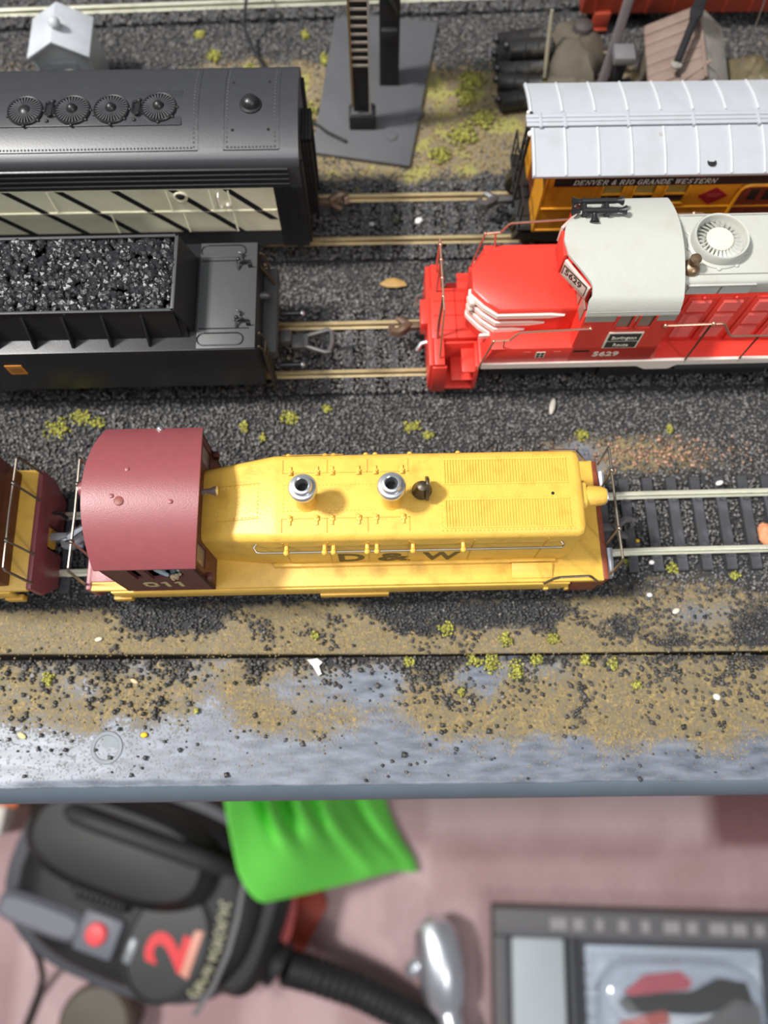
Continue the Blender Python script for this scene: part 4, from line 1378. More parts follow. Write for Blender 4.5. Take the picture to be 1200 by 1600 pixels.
ph = build('porthole', MB().lathe([(2.1, 0), (2.1, .5), (1.7, .6), (1.6, .3)], (-60.2, -17.7, 36.6), 20, (0, -1, 0)), CREAM, B0, smooth=True)
build('porthole_glass', MB().ball((-60.2, -17.8, 37.0), 1.45, 12, 8, 1, .7, 1), BLACK, ph, smooth=True)
mb = MB().tube([(-49.0, -17.8, 32), (-49.0, -19, 32.3), (-49.0, -19, 37.6), (-49.0, -17.8, 38)], .25).ball((-46.8, -18.2, 33), .7, 8, 5)
build('grab_iron', mb, WHITE, B0, smooth=True)
# roof fans, vents, boiler dome and rivet lines
rtop = lambda y: float(np.interp(y, [p[0] for p in prof[2:]], [p[1] for p in prof[2:]]))
for fx, fy, dome in ((-100.2, -2.3, .6), (-87.0, -2.3, 1.4), (-76.2, -2.2, 1.4), (-63.0, -1.7, 1.4)):
    z0 = 53.2
    f = build('roof_fan', MB().lathe([(5.0, -.6), (5.0, .5), (4.75, .8), (4.45, .7), (4.4, .1)], (fx, fy, z0), 40), BLACK, B0, smooth=True)
    sl = MB()
    for i in range(30):
        a = 2 * math.pi * i / 30
        ca_, sa_ = math.cos(a), math.sin(a)
        P_ = lambda r, w, z: (fx + r * ca_ - w * sa_, fy + r * sa_ + w * ca_, z0 + z)
        sl.loft([[P_(1.2, -.07, .45), P_(1.2, .07, .45), P_(1.2, .07, .95), P_(1.2, -.07, .95)], [P_(4.5, -.17, .15), P_(4.5, .17, .15), P_(4.5, .17, .62), P_(4.5, -.17, .62)]])
    build('fan_grille', sl, mat('fan_slat', (78, 79, 82), .4), f)
    build('fan_dome', MB().lathe([(1.7, .5), (1.6, .95), (1.2, .95 + dome * .5), (.7, .95 + dome * .85), (.1, .95 + dome)], (fx, fy, z0), 20), BLACK, f, smooth=True)
    build('fan_base', MB().cyl((fx, fy, z0 - .3), (fx, fy, z0 + .05), 4.6, n=32), BORE, f)
    lg = MB()
    for a in (-90, -40, 0, 200):
        lg.ball((fx + 5.1 * math.cos(math.radians(a)), fy + 5.1 * math.sin(math.radians(a)), z0 + .1), .5, 8, 5)
    build('fan_lug', lg, BLACK, f, smooth=True)
for vx in (-93.4, -69.2):
    pts = [(x, y, 54.2) for x, y in arc(vx, -1.0, .9, 0, 180, 8)] + [(x, y, 54.2) for x, y in arc(vx, -3.6, .9, 180, 360, 8)]
    v = build('slot_vent', MB().tube(pts, .35, 6, True).box(vx - .5, vx + .5, -4.4, -.2, 53.0, 54), BLACK, B0, smooth=True)
    build('vent_lug', MB().ball((vx + .6, .6, 53.6), .6, 8, 5).ball((vx - .5, -5.8, 53.2), .6, 8, 5).ball((vx + .9, 1.0, 53.5), .5, 8, 5), BLACK, v, smooth=True)
build('fan_hatch', MB().prismx([(-7.6, 52.3), (-7.4, 53.15), (4.2, 53.45), (4.4, 52.5)], -108, -56.6), BLACK_R, B0, bevel=.1)
build('boiler_dome', MB().lathe([(3.2, 0), (3.1, .5), (2.4, .7), (2.2, 1.8), (1.5, 2.6), (.1, 2.9)], (-37.4, -1.2, 53.2), 24), BLACK, B0, smooth=True)
hol = MB()
for x, y in ((-42.6, 7.4), (-32.4, 7.6), (-42.4, -9.0), (-32.4, -9.0)):
    hol.cyl((x, y, rtop(y) - .2), (x, y, rtop(y) + .12), .42, n=10)
build('roof_holes', hol, BORE, B0)
riv = MB()
sm = MB()
def roof_row(x, ya, yb, n=22):
    for i in range(n + 1):
        y = ya + (yb - ya) * i / n
        riv.stud((x, y, rtop(y) - .03), .3)
def roof_strip(x, ya, yb, w=.25):
    ys = np.linspace(ya, yb, 18)
    sm.loft([[(x - w, y, rtop(y)), (x + w, y, rtop(y)), (x + w, y, rtop(y) + .12), (x - w, y, rtop(y) + .12)] for y in ys])
for x in (-52.2, -45.0, -29.6):
    roof_strip(x, -14.2, 15)
for x in (-53.2, -44.0, -30.6):
    roof_row(x, -13.4, 14)
for i in range(100):
    x = -150 + i * .98
    if x < -53:
        riv.stud((x, -13.6, rtop(-13.6)), .3)
for i in range(14):
    riv.stud((-43.8 + i * 1.0, -13.6, rtop(-13.6)), .3)
sm.box(-150, -52.2, -14.5, -14.2, rtop(-14.4) - .2, rtop(-14.4) + .14).box(-45, -29.6, -14.5, -14.2, rtop(-14.4) - .2, rtop(-14.4) + .14)
build('roof_seam', sm, BLACK_R, B0)
build('roof_rivets', riv, BLACK_R, B0)
for y in (-15, 15):
    build('end_frame', MB().box(-24.4, -23.4, y - 1.6, y + 1.6, 13, 46), BLACK_M, B0, bevel=.3)
dp = MB()
for x in (-23.4, -22.4, -21.4):
    dp.box(x - .8, x + .2, -5.6, -3.9, 13, 45).box(x - .8, x + .2, 3.9, 5.6, 13, 45).box(x - .8, x + .2, -5.6, 5.6, 43.6, 45.4)
build('gangway_diaphragm', dp, BLACK_M, B0, bevel=.25)
build('end_door', MB().box(-24.3, -23.9, -3.8, 3.8, 14, 43), GLASS_D, B0)
cp2 = add_coupler(B0, -23.5, 12, 1, mat('rusty_coupler', (112, 92, 76), 0.4, metal=.4), y=0)
build('air_hose', MB().tube([(-23.5, -8, 14), (-20.5, -8.4, 12), (-20, -8, 8)], .6).tube([(-23.6, -12, 12), (-21, -12, 11)], .9), BLACK_M, B0, smooth=True)


# ------------------------------------------------------------------ the yellow coach with its silver ribbed roof
W0 = thing('passenger_coach', 'golden yellow coach with a silver ribbed roof and black lettered side', 'coach', (0, 176.6, 0), .020)
build('underframe', MB().box(44, 158, -12, 12, 11, 15.5), BLACK_M, W0)
add_truck(W0, 58, 22, BRONZE)
add_truck(W0, 138, 22, BRONZE)
mb = MB().box(48, 156, -16.0, -15.2, 15.5, 28.4).box(48, 156, -16.0, -15.2, 35.6, 41)
WX = [(65.2, 71.0), (74.8, 80.8), (84.2, 90.4)]
edges = [48.0] + [v for w in WX for v in w] + [156.0]
for i in range(0, len(edges), 2):
    mb.box(edges[i], edges[i + 1], -16.0, -15.2, 28.4, 35.6)
build('side_wall', mb, GOLD, W0)
build('side_wall', MB().box(48, 156, 15.2, 16, 15.5, 41), GOLD, W0)
mb = MB().box(47.2, 48.4, -16, -4.5, 15.5, 42).box(47.2, 48.4, 4.5, 16, 15.5, 42).box(47.2, 48.4, -4.5, 4.5, 37, 43.5)
build('end_wall', mb, GOLD, W0)
build('end_door', MB().box(47.8, 48.2, -4.5, 4.5, 15.5, 37), BROWN, W0)
for a, b in WX:
    f = build('window_frame', MB().box(a - .7, a, -16.35, -15.9, 27.8, 36).box(b, b + .7, -16.35, -15.9, 27.8, 36).box(a - .7, b + .7, -16.5, -15.9, 27.6, 28.5).box(a, b, -16.2, -15.6, 31.8, 32.4), GOLD, W0, bevel=.12)
    build('upper_pane', MB().box(a, b, -15.6, -15.4, 32.2, 35.6), GLASS_O, f)
    build('lower_pane', MB().box(a, b, -15.7, -15.5, 28.4, 32.0), GLASS_D, f)
    build('window_panel', MB().box(a - 2.6, a - 2.1, -16.25, -15.9, 17, 36), GOLD, W0, bevel=.1)
build('letter_board', MB().box(50, 156, -16.3, -15.9, 36.2, 39.2), mat('letter_board_black', (36, 34, 32), 0.45), W0)
build('side_lettering', serif_text('DENVER & RIO GRANDE WESTERN', 1.75, 1.52, .28, (55.6, -16.32, 36.9), (1, 0, 0), (0, 0, 1), .08, slant=.18), LETTER, W0)
build('belt_rail', MB().box(48, 156, -16.4, -15.9, 26.0, 26.8).box(48, 104, -16.3, -15.9, 16, 16.8), GOLD, W0, bevel=.15)
mb = MB().prismy([(94.8, 31.2), (99.2, 34.6), (103.6, 31.2), (99.2, 27.6)], -16.3, -15.95)
dm = build('red_diamond', mb, mat('diamond_red', (150, 28, 36), 0.5), W0)
build('diamond_text', MB().box(97, 101.4, -16.36, -16.28, 31.7, 32.1).box(97.4, 101, -16.36, -16.28, 30.9, 31.2), mat('diamond_dull', (176, 84, 70), .5), dm)
pts = [(106.4, -16.5, 16)] + [(106.4, -16.5, z) for z in (30, 33.4)] + [(106.4 + 2.6 * (1 - math.cos(a)), -16.5, 33.4 + 2.4 * math.sin(a)) for a in (.4, .8, 1.2, 1.57)] + [(130, -16.5, 35.8)]
dr_ = build('door_arch', MB().tube(pts, .55, 6), GOLD, W0, smooth=True)
build('baggage_door', MB().box(106.6, 130, -16.25, -16.0, 16, 35.4), BROWN, dr_)
for x in (110, 114.5, 119, 123.5):
    build('door_pane', MB().box(x, x + 2.6, -16.4, -16.2, 29.4, 33.8), GLASS_D, dr_)
roofz = lambda y: 44.9 - 3.3 * (abs(y) / 17.3) ** 2.1
rings = []
for i in range(21):
    y = -17.3 + 34.6 * i / 20
    rings.append([(42.6, y, roofz(y) - .7), (158, y, roofz(y) - .7), (158, y, roofz(y)), (42.6, y, roofz(y))])
build('roof', MB().loft(rings), SILVER_ROOF, W0, smooth=True)
rp = {}
for x in [43.1] + [52.3 + 9.6 * i for i in range(11)]:
    for s in (-1, 1):
        if s not in rp:
            ys = np.linspace(s * 3.0, s * 17.2, 9)
            mb = MB().loft([[(-.38, y, roofz(y) - .1), (.38, y, roofz(y) - .1), (.28, y, roofz(y) + .45), (-.28, y, roofz(y) + .45)] for y in ys])
            rp[s] = o = build('roof_rib', mb, mat('silver_rib_paint', (196, 199, 204), .42), W0, bevel=.08)
        else:
            o = copy_part(rp[s], W0)
        place(o, (x, 0, 0))
rb = None
for y in (-2.9, -1.4, .1):
    mb = MB()
    rb = build('running_board', MB().box(41.4, 158, y + .1, y + 1.4, 45.2, 45.75), SILVER_ROOF, W0, bevel=.12)
for x in (45.5, 52.6, 71, 90, 109, 128):
    build('board_saddle', MB().box(x - .45, x + .45, -3.3, 1.9, 44.8, 45.95), SILVER_ROOF, W0, bevel=.15)
hz2 = roofz(-13.6)
build('roof_hole', MB().lathe([(1.25, -.3), (1.35, .12), (1.0, .16), (.9, .05), (.1, .04)], (94.6, -14.2, hz2 - .15), 16), BLACK_M, W0)
build('roof_chip', MB().lathe([(.75, 0), (.6, .1), (.1, .12)], (80.2, -5.4, roofz(-5.4)), 9), GREY_D, W0)
# end platform: ladder, brake post, steps
mb = MB().box(42.5, 47.4, -15, 15, 14.4, 15.6)
build('end_platform', mb, BLACK_M, W0, bevel=.2)
mb = MB().tube([(43.2, -1.5, 45.2), (42.6, -2.5, 30), (42.4, -3.4, 12)], .5).tube([(43.2, 2.6, 45.2), (42.6, 1.8, 30), (42.4, 1.2, 14)], .5)
for i in range(6):
    z = 41 - i * 4.5
    mb.tube([(42.9 - i * .07, -1.7 - i * .25, z), (42.9 - i * .07, 2.4 - i * .2, z)], .35)
build('end_ladder', mb, BLACK, W0, smooth=True)
build('end_railing', MB().tube([(43, -14.5, 15), (43, -14.5, 26), (43, -6, 26)], .35).tube([(43, 14.5, 15), (43, 14.5, 26), (43, 6, 26)], .35).tube([(43, -10, 15), (43, -10, 26)], .28).tube([(43, 10, 15), (43, 10, 26)], .28), BLACK, W0, smooth=True)
add_coupler(W0, 42.8, 11.5, -1, COUPL_D)
build('roof_edge_lug', MB().ball((42.4, -4.6, 44.6), .9, 8, 5).ball((42.4, 3.0, 44.8), .6, 8, 5), WHITE, W0, smooth=True)


# ------------------------------------------------------------------ lineside things behind the trains
TW = thing('signal_tower', 'tall black lineside tower with a ladder on a grey slab', 'tower', (0, 0, 0))
SLAB = mat('slab_grey', (84, 85, 88), 0.42, var=0.15, scale=60, bump=.15, bscale=300)
build('base_slab', MB().prismz([(-25.6, 206.2), (9.1, 200.0), (20.7, 267.4), (-18.5, 273)], .3, 1.9), SLAB, TW, bevel=.3)
build('footing', MB().box(-12.4, -3.0, 215.6, 221.4, 1.9, 8.0), BLACK_M, TW, bevel=.4)
build('footing_cap', MB().box(-11.6, -3.6, 215.9, 221, 8.0, 8.8), DECKGREY, TW, bevel=.2)
build('column', MB().box(-10.6, -5.0, 217.2, 221.0, 8.8, 104), BLACK_M, TW, bevel=.3)
lr = build('ladder', MB().box(-11.2, -10.5, 215.9, 216.7, 12, 104), mat('ladder_rail_tan', (116, 92, 54), .6), TW)
build('ladder_rail', MB().box(-5.2, -4.5, 215.9, 216.7, 9, 104), mat('ladder_rail_pale', (150, 146, 140), .5), lr)
rg = None
for i in range(26):
    if rg is None:
        rg = build('rung', MB().box(-10.6, -5.1, 216.0, 216.6, -.35, .35), mat('rung_tan', (150, 140, 128), .5), lr)
        o = rg
    else:
        o = copy_part(rg, lr)
    place(o, (0, 0, 28.5 + i * 2.85))
build('rear_column', MB().box(-1.6, 5.4, 236, 242.5, 1.9, 62).box(-1.0, 4.6, 234, 236, 22, 26), BLACK_M, TW, bevel=.3)
build('brace', MB().tube([(-4.8, 220, 66), (5.0, 238, 28)], .8, 8).tube([(-5.2, 220, 92), (3, 240, 62)], .8, 8), BLACK, TW, smooth=True)
build('tie_beam', MB().box(-8, 3, 218, 240, 60, 63.5), BLACK_M, TW, bevel=.3)
build('anchor_lump', MB().lathe([(2.4, 0), (2.2, .5), (.1, .7)], (2.6, 213, 1.9), 14).lathe([(3.4, 0), (3, .4), (.1, .6)], (11, 224, 1.9), 14), SLAB, TW, smooth=True)

H0 = thing('shed', 'small pale grey shed with a gable roof and round chimney cap', 'shed', (-111.6, 238.4, 0), .03)
build('shed_wall', MB().prismy([(-9.2, 0), (9.2, 0), (9.2, 20.6), (0, 26.0), (-9.2, 20.6)], -8.6, 8), HUTG, H0)
build('shed_door', MB().box(-4.6, 4.4, -9.1, -8.5, 2, 17.6), mat('shed_door_grey', (150, 155, 160), .5), H0, bevel=.2)
build('door_sign', MB().box(.0, 2.4, -9.3, -9.0, 13.4, 15.0), WHITE, H0)
for s in (-1, 1):
    sh = MB().loft([[(0, -10.4, 26.2), (0, 7.6, 26.2), (0, 7.6, 27.2), (0, -10.4, 27.2)], [(s * 10.6, -10.4, 20.2), (s * 10.6, 7.6, 20.2), (s * 10.6, 7.6, 21.1), (s * 10.6, -10.4, 21.1)]])
    build('roof_slope', sh, mat('shed_roof_pale', (178, 182, 188), .5, var=.22, scale=160, bump=.2, bscale=500), H0, bevel=.15)
    build('corner_post', MB().box(s * 9.3 - .6, s * 9.3 + .6, -9.0, -8.0, 0, 20.5), HUTG, H0)
build('chimney_cap', MB().lathe([(1.4, 25.5), (1.4, 27.8), (2.0, 28), (1.9, 28.8), (1.0, 29.8), (.1, 30.0)], (.8, -3.2, 0), 14), HUTG, H0, smooth=True)
build('shed_lamp', MB().ball((8.6, -10.0, 6), 1.2, 8, 6).ball((6.4, -9.9, 5.4), .9, 8, 6), HUTG, H0, smooth=True)

wire = [(-48, 276, 16), (-50.0, 268, 14), (-52, 258, 8), (-49, 252, 4), (-44, 244, 1.6), (-36, 232, 1.2), (-28, 222, 1.0), (-20, 214, 2.3), (-13.5, 210, 2.5)]
o = build('wire', MB().tube(wire, .62, 8), BLACK, None, smooth=True)
tag(o, 'bent black wire running behind the black diesel to the grey slab', 'wire')

# stacked drums, mound and other lineside clutter at the top right
for i, (x, y, z, why) in enumerate(((50, 228.0, 3.4, 'lowest in the picture, close behind the coach roof'), (49.6, 235.2, 3.6, 'second from the silver coach roof'), (50.2, 242.2, 3.6, 'third from the silver coach roof'), (49.6, 249.4, 3.6, 'fourth from the silver coach roof'), (50.6, 256.6, 3.4, 'farthest back of its row'), (53, 245.6, 9.4, 'lying on top of two others'))):
    d = thing('drum', 'black ribbed drum lying down, ' + why, 'drum', (x, y, z), random.uniform(-.12, .25), 'dark drums lying in a row')
    L = 8.0
    build('drum_body', MB().lathe([(.2, -L), (3.0, -L), (3.5, -L + .4), (3.3, -L + .9), (3.3, -2.6), (3.6, -2.3), (3.3, -2), (3.3, 2), (3.6, 2.3), (3.3, 2.6), (3.3, L - .9), (3.5, L - .4), (3.0, L), (.2, L)], (0, 0, 0), 16, (1, 0, 0)), mat('drum_black', (34, 33, 33), .45, var=.3, dirt=(96, 88, 74), dirt_amt=.5), d, smooth=True)
    build('drum_bung', MB().ball((-L - .5, .6, .8), 1.5, 8, 6), BLACK, d, smooth=True)


def lump(name, c, rx, ry, rz_, m, parent, seed, n=28):
    mb = MB()
    rings = []
    for i in range(15):
        t = math.pi * i / 14
        ring = []
        for k in range(n):
            a = 2 * math.pi * k / n
            d = 1 + .55 * (float(fnoise(50 + 3 * math.cos(a) * max(.05, math.sin(t)) + seed * 9, 50 + 3 * math.sin(a) * max(.05, math.sin(t)) + 2 * math.cos(t), 1.3, seed)) - .5)
            ring.append((c[0] + rx * d * math.sin(t) * math.cos(a), c[1] + ry * d * math.sin(t) * math.sin(a), max(c[2] - rz_ * d * math.cos(t), .05)))
        rings.append(ring)
    return build(name, mb.loft(rings), m, parent, smooth=True)


MUD = mat('mud_brown', (92, 86, 74), .85, var=.35, scale=220, bump=.4, bscale=900, dirt=(52, 46, 40), dirt_amt=.8)
MUD_L = mat('mud_pale', (84, 77, 66), .85, var=.3, scale=220, bump=.4, bscale=900, dirt=(84, 72, 58), dirt_amt=.8)
t = thing('rubble_mound', 'grey-brown rubble mound with a dark round cap beyond the drums', 'mound', (0, 0, 0))
lump('mound', (70, 246, 3), 12, 15, 9, MUD_L, t, 3)
lump('mound_foot', (69, 230, 2), 12, 12, 6, MUD, t, 5)
build('mound_cap', MB().lathe([(3.6, 0), (3.8, 2), (3.2, 3.6), (1.6, 4.4), (.1, 4.6)], (72, 252, 10), 16), mat('mound_cap_dark', (62, 56, 54), .6, var=.3), t, smooth=True)
o = build('stake', MB().tube([(59.4, 240, 2), (58.6, 243, 13), (58, 246, 24)], [.7, .75, .6], 8), mat('stake_pale', (150, 142, 122), .6), None, smooth=True)
tag(o, 'thin pale stake standing between the drums and the mound', 'stake')
t = thing('junction_post', 'dark post with a pale grey box on top beside the brown hut', 'post', (83, 232, 0))
build('post', MB().box(-1.8, 1.8, -1.8, 1.8, 0, 17), BLACK_M, t, bevel=.3)
build('box', MB().box(-3.6, 3.6, -3.2, 3.6, 17, 20), mat('box_grey', (108, 106, 108), .5, var=.2), t, bevel=.4)
o = build('girder', MB().loft([[(x - 1.8, y, z - 1.2), (x + 1.8, y, z - 1.2), (x + 1.8, y, z + 1.2), (x - 1.8, y, z + 1.2)] for x, y, z in ((74, 219, 1.6), (80, 236, 14), (85.4, 252, 27), (88, 262, 34))]), mat('girder_purple_brown', (62, 52, 54), .55, var=.2), None, bevel=.3)
tag(o, 'dark purplish girder leaning up towards the orange wagon', 'girder')
t = thing('scrap_heap', 'low dark heap of scrap between the mound and brown hut', 'heap', (0, 0, 0))
lump('heap', (84, 226, 1), 12, 12, 7, mat('scrap_dark', (44, 42, 44), .7, var=.4, scale=200, dirt=(110, 70, 48), dirt_amt=.6), t, 9)
build('scrap_bar', MB().tube([(76, 247, 6), (90, 243, 9)], 1.2, 8).tube([(78, 236, 7), (88, 222, 8)], .9, 8), BRONZE, t, smooth=True)

HB = thing('wooden_hut', 'weathered brown plank-roofed hut at the top right', 'hut', (107.4, 232, 0), -.05)
PLK = mat('weathered_plank', (126, 108, 98), .75, var=.22, scale=160, bump=.4, bscale=700, dirt=(104, 84, 74), dirt_amt=.6)
PLK2 = mat('weathered_speckled', (132, 128, 122), .8, var=.3, scale=500, bump=.4, bscale=900, dirt=(96, 90, 84), dirt_amt=.7)
build('hut_wall', MB().prismy([(-13, 0), (11, 0), (11, 13.4), (1, 21.8), (-13, 13.4)], -13.5, 15.5), MUD, HB)
for i in range(7):
    y0 = -15 + i * 4.7
    y1 = y0 + 4.4
    dz = random.uniform(-.15, .2)
    a = MB().loft([[(1.2, y0, 22.2 + dz), (1.2, y1, 22.2 + dz), (1.2, y1, 23.2 + dz), (1.2, y0, 23.2 + dz)], [(-15, y0, 13.2 + dz), (-15, y1, 13.2 + dz), (-15, y1, 14.2 + dz), (-15, y0, 14.2 + dz)]])
    build('roof_plank', a, PLK, HB, bevel=.15)
a = MB().loft([[(1.0, -15, 22.2), (1.0, 18, 22.2), (1.0, 18, 23.2), (1.0, -15, 23.2)], [(13, -15, 13.4), (13, 18, 13.4), (13, 18, 14.4), (13, -15, 14.4)]])
build('roof_slope', a, PLK2, HB, bevel=.2)
build('ridge_board', MB().tube([(1.1, -15, 23.2), (1.1, 18, 23.2)], .7, 6), PLK, HB)
build('dormer_board', MB().loft([[(-6, -14, 20), (3, -9, 24.2), (3, -8, 24.6), (-6, -11, 20.6)], [(-6, -14, 19.2), (3, -9, 23.4), (3, -8, 23.8), (-6, -11, 19.8)]]), PLK, HB, bevel=.15)
t = thing('black_pole', 'black pole with a tapered head lying on the brown hut roof', 'pole', (0, 0, 0))
build('pole', MB().tube([(98.6, 223, 24.2), (104.4, 237.0, 28.0)], 1.35, 10), BLACK, t, smooth=True)
build('pole_head', MB().tube([(104.0, 236.6, 27.8), (105.0, 239, 28.4), (107.4, 244.6, 30.5), (107.8, 248, 31.5)], [1.4, 2.4, 1.9, .7], 6), BLACK, t)
build('pole_foot', MB().lathe([(1.9, -.6), (1.9, .1), (.1, .3)], (98.4, 222.6, 23.4), 12), PLK2, t, smooth=True)
t = thing('brown_tarp', 'olive brown crumpled tarp right of the brown hut', 'tarp', (0, 0, 0))
lump('tarp', (130, 226, 4), 10, 18, 12, mat('tarp_olive', (96, 88, 66), .5, var=.3, bump=.3, bscale=400), t, 12)
o = build('thin_wire', MB().tube([(121, 224, 20), (126, 238, 30), (131, 252, 36)], .22, 5), STEEL, None, smooth=True)
tag(o, 'thin shiny wire rising above the olive tarp', 'wire')

OR = mat('orange_wagon_paint', (146, 56, 36), .5, var=.15, scale=100, dirt=(120, 44, 30), dirt_amt=.5)
O0 = thing('orange_wagon', 'orange-red wagon partly seen at the top right edge', 'wagon', (0, 278.6, -.5), .02)
build('wagon_body', MB().box(73, 170, -15.5, 15.5, 7.5, 36), OR, O0, bevel=.5)
build('wagon_roof', MB().prismx([(-16.2, 36), (-16.2, 36.8), (-8, 39.2), (0, 40), (8, 39.2), (16.2, 36.8), (16.2, 36)], 73, 171), mat('orange_roof_paint', (150, 56, 36), .55), O0)
build('wagon_step', MB().box(78, 84, -17.2, -15, 2.5, 9).box(78, 84, -18, -14.6, 2.2, 3.2), OR, O0, bevel=.3)
rb_ = None
for i in range(10):
    x = 78 + i * 9.6
    build('wagon_rib', MB().box(x - .5, x + .5, -16.2, -15.4, 8, 35.5), OR, O0, bevel=.15)
build('underframe', MB().box(76, 168, -9, 9, 6, 8), BLACK_M, O0)
add_truck(O0, 100, 22)
add_truck(O0, 150, 22)

# ------------------------------------------------------------------ litter on the layout: every chip a thing
def chip(name, label, cat, pts, z, h, m, lean=0.0):
    mb = MB()
    cx, cy = sum(p[0] for p in pts) / len(pts), sum(p[1] for p in pts) / len(pts)
    up = [(cx + (x - cx) * .8, cy + (y - cy) * .8) for x, y in pts]
    mb.loft([[(x, y, z + lean * (x - cx)) for x, y in pts], [(x, y, z + h * .7 + lean * (x - cx)) for x, y in pts], [(x, y, z + h + lean * (x - cx)) for x, y in up]])
    o = build(name, mb, m, None, smooth=True)
    return tag(o, label, cat)


LEAF = mat('dry_leaf', (164, 130, 74), .6, var=.3, scale=300, dirt=(110, 80, 40), dirt_amt=.6)
CHIPW = mat('white_chip', (226, 224, 222), .5, var=.08)
o = chip('leaf', 'curled dry brown leaf on ballast behind the tracks of tender and red diesel', 'leaf', [(-1.6, 151.6), (.6, 153.4), (3.4, 154), (6.6, 152.6), (7.8, 150.8), (4.4, 150.2), (1, 150.4)], 1.2, .7, LEAF, .05)
o = chip('paint_chip', 'white crooked paint flake on the seam of the boards', 'chip', [(-22.2, 27.2), (-19.2, 27.6), (-17.6, 26.4), (-18.6, 25.4), (-17.8, 23.2), (-18.8, 22.6), (-20.4, 25.2)], -.6, .9, CHIPW, .1)
o = build('seed_husk', MB().ball((0, 0, 0), 1.0, 14, 9, .95, 2.9, .6), mat('husk', (176, 170, 160), .5, var=.2), None, smooth=True)
place(o, (53.4, 106.5, 1.6), -.25)
tag(o, 'pale grey seed husk on ballast below the red diesel', 'husk')
o = lump('copper_crumb', (114.0, 64.0, 3.0), 2.4, 3.6, 1.6, mat('orange_crumb', (206, 140, 100), .7, var=.25, scale=600), None, 21, 14)
tag(o, 'orange crumb between the rails at the right picture edge', 'crumb')
BEADS = [('bead', 'tiny white oval bead beside the far pale rail at right', (101.6, 79.6, 4.6), (1.3, .75, .6), CHIPW), ('bead', 'tiny white bead right of the near pale rail, outside it', (79.2, 55.4, 2.4), (.85, .7, .6), CHIPW),
         ('bead', 'yellow bead between the pale rails by a dark tie', (75.6, 62.0, 2.6), (.7, .6, .6), mat('bead_yellow', (214, 170, 50), .4)), ('bead', 'bright yellow bead on the front board left of centre', (-67.2, 6.4, -.5), (1.0, .75, .5), mat('bead_bright', (240, 190, 20), .4)),
         ('bead', 'cream oval bead on the tan strip above the seam at left', (-82.6, 33.0, .4), (1.15, .65, .5), mat('bead_cream', (216, 206, 180), .45)), ('bead', 'tan oval bead just below the seam at left', (-71.4, 21.2, -.5), (1.3, .6, .5), mat('bead_tan', (206, 184, 150), .5)),
         ('bead', 'white bead on ballast of the third track near the coach', (12.0, 176.4, 2.2), (1.5, 1.2, .8), CHIPW), ('bead', 'pale bead on the third track left of the other, duller', (-4.2, 175.0, 2.2), (1.1, .9, .7), mat('bead_grey', (170, 172, 176), .45)),
         ('bead', 'yellowish pebble on the front board near left edge', (-101.4, 6.2, -.6), (1.4, .8, .5), mat('bead_sand', (206, 196, 140), .5)), ('bead', 'white crumb on tan turf near the right end of the front board', (94.6, 16.8, -.6), (1.1, .9, .6), CHIPW),
         ('bead', 'white crumb on the ballast strip above the seam at right', (85.4, 41.2, .6), (1.3, .8, .6), mat('bead_bone', (214, 204, 186), .5)), ('bead', 'pale crumb beside the dark patch under the right coupler, on the tan strip', (78.2, 46.0, .6), (.9, .7, .5), CHIPW)]
for nm, lb, p, s, m in BEADS:
    o = build(nm, MB().ball((0, 0, 0), 1.0, 12, 8, *s), m, None, smooth=True)
    place(o, p, random.uniform(-.5, .5))
    tag(o, lb, 'bead')


# ------------------------------------------------------------------ the carpeted floor and the things under the edge of the table
def carpet_mat():
    m = bpy.data.materials.new('pink_carpet')
    m.use_nodes = True
    nt = m.node_tree
    N, L = nt.nodes, nt.links
    b = N['Principled BSDF']
    b.inputs['Roughness'].default_value = .95
    b.inputs['Specular IOR Level'].default_value = .1
    tc = N.new('ShaderNodeTexCoord')
    n1 = N.new('ShaderNodeTexNoise')
    n1.inputs['Scale'].default_value = 7
    n1.inputs['Detail'].default_value = 5
    n2 = N.new('ShaderNodeTexNoise')
    n2.inputs['Scale'].default_value = 160
    L.new(tc.outputs['Object'], n1.inputs['Vector'])
    L.new(tc.outputs['Object'], n2.inputs['Vector'])
    at = N.new('ShaderNodeAttribute')
    at.attribute_name = 'pile_tone'
    mx = N.new('ShaderNodeMix')
    mx.data_type = 'RGBA'
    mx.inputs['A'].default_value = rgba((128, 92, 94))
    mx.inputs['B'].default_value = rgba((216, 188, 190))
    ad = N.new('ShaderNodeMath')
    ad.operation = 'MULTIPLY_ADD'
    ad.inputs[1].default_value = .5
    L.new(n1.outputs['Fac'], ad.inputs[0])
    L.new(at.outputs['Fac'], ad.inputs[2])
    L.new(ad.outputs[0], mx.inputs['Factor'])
    L.new(mx.outputs['Result'], b.inputs['Base Color'])
    bp = N.new('ShaderNodeBump')
    bp.inputs['Strength'].default_value = .8
    bp.inputs['Distance'].default_value = .004
    L.new(n2.outputs['Fac'], bp.inputs['Height'])
    L.new(bp.outputs['Normal'], b.inputs['Normal'])
    return m


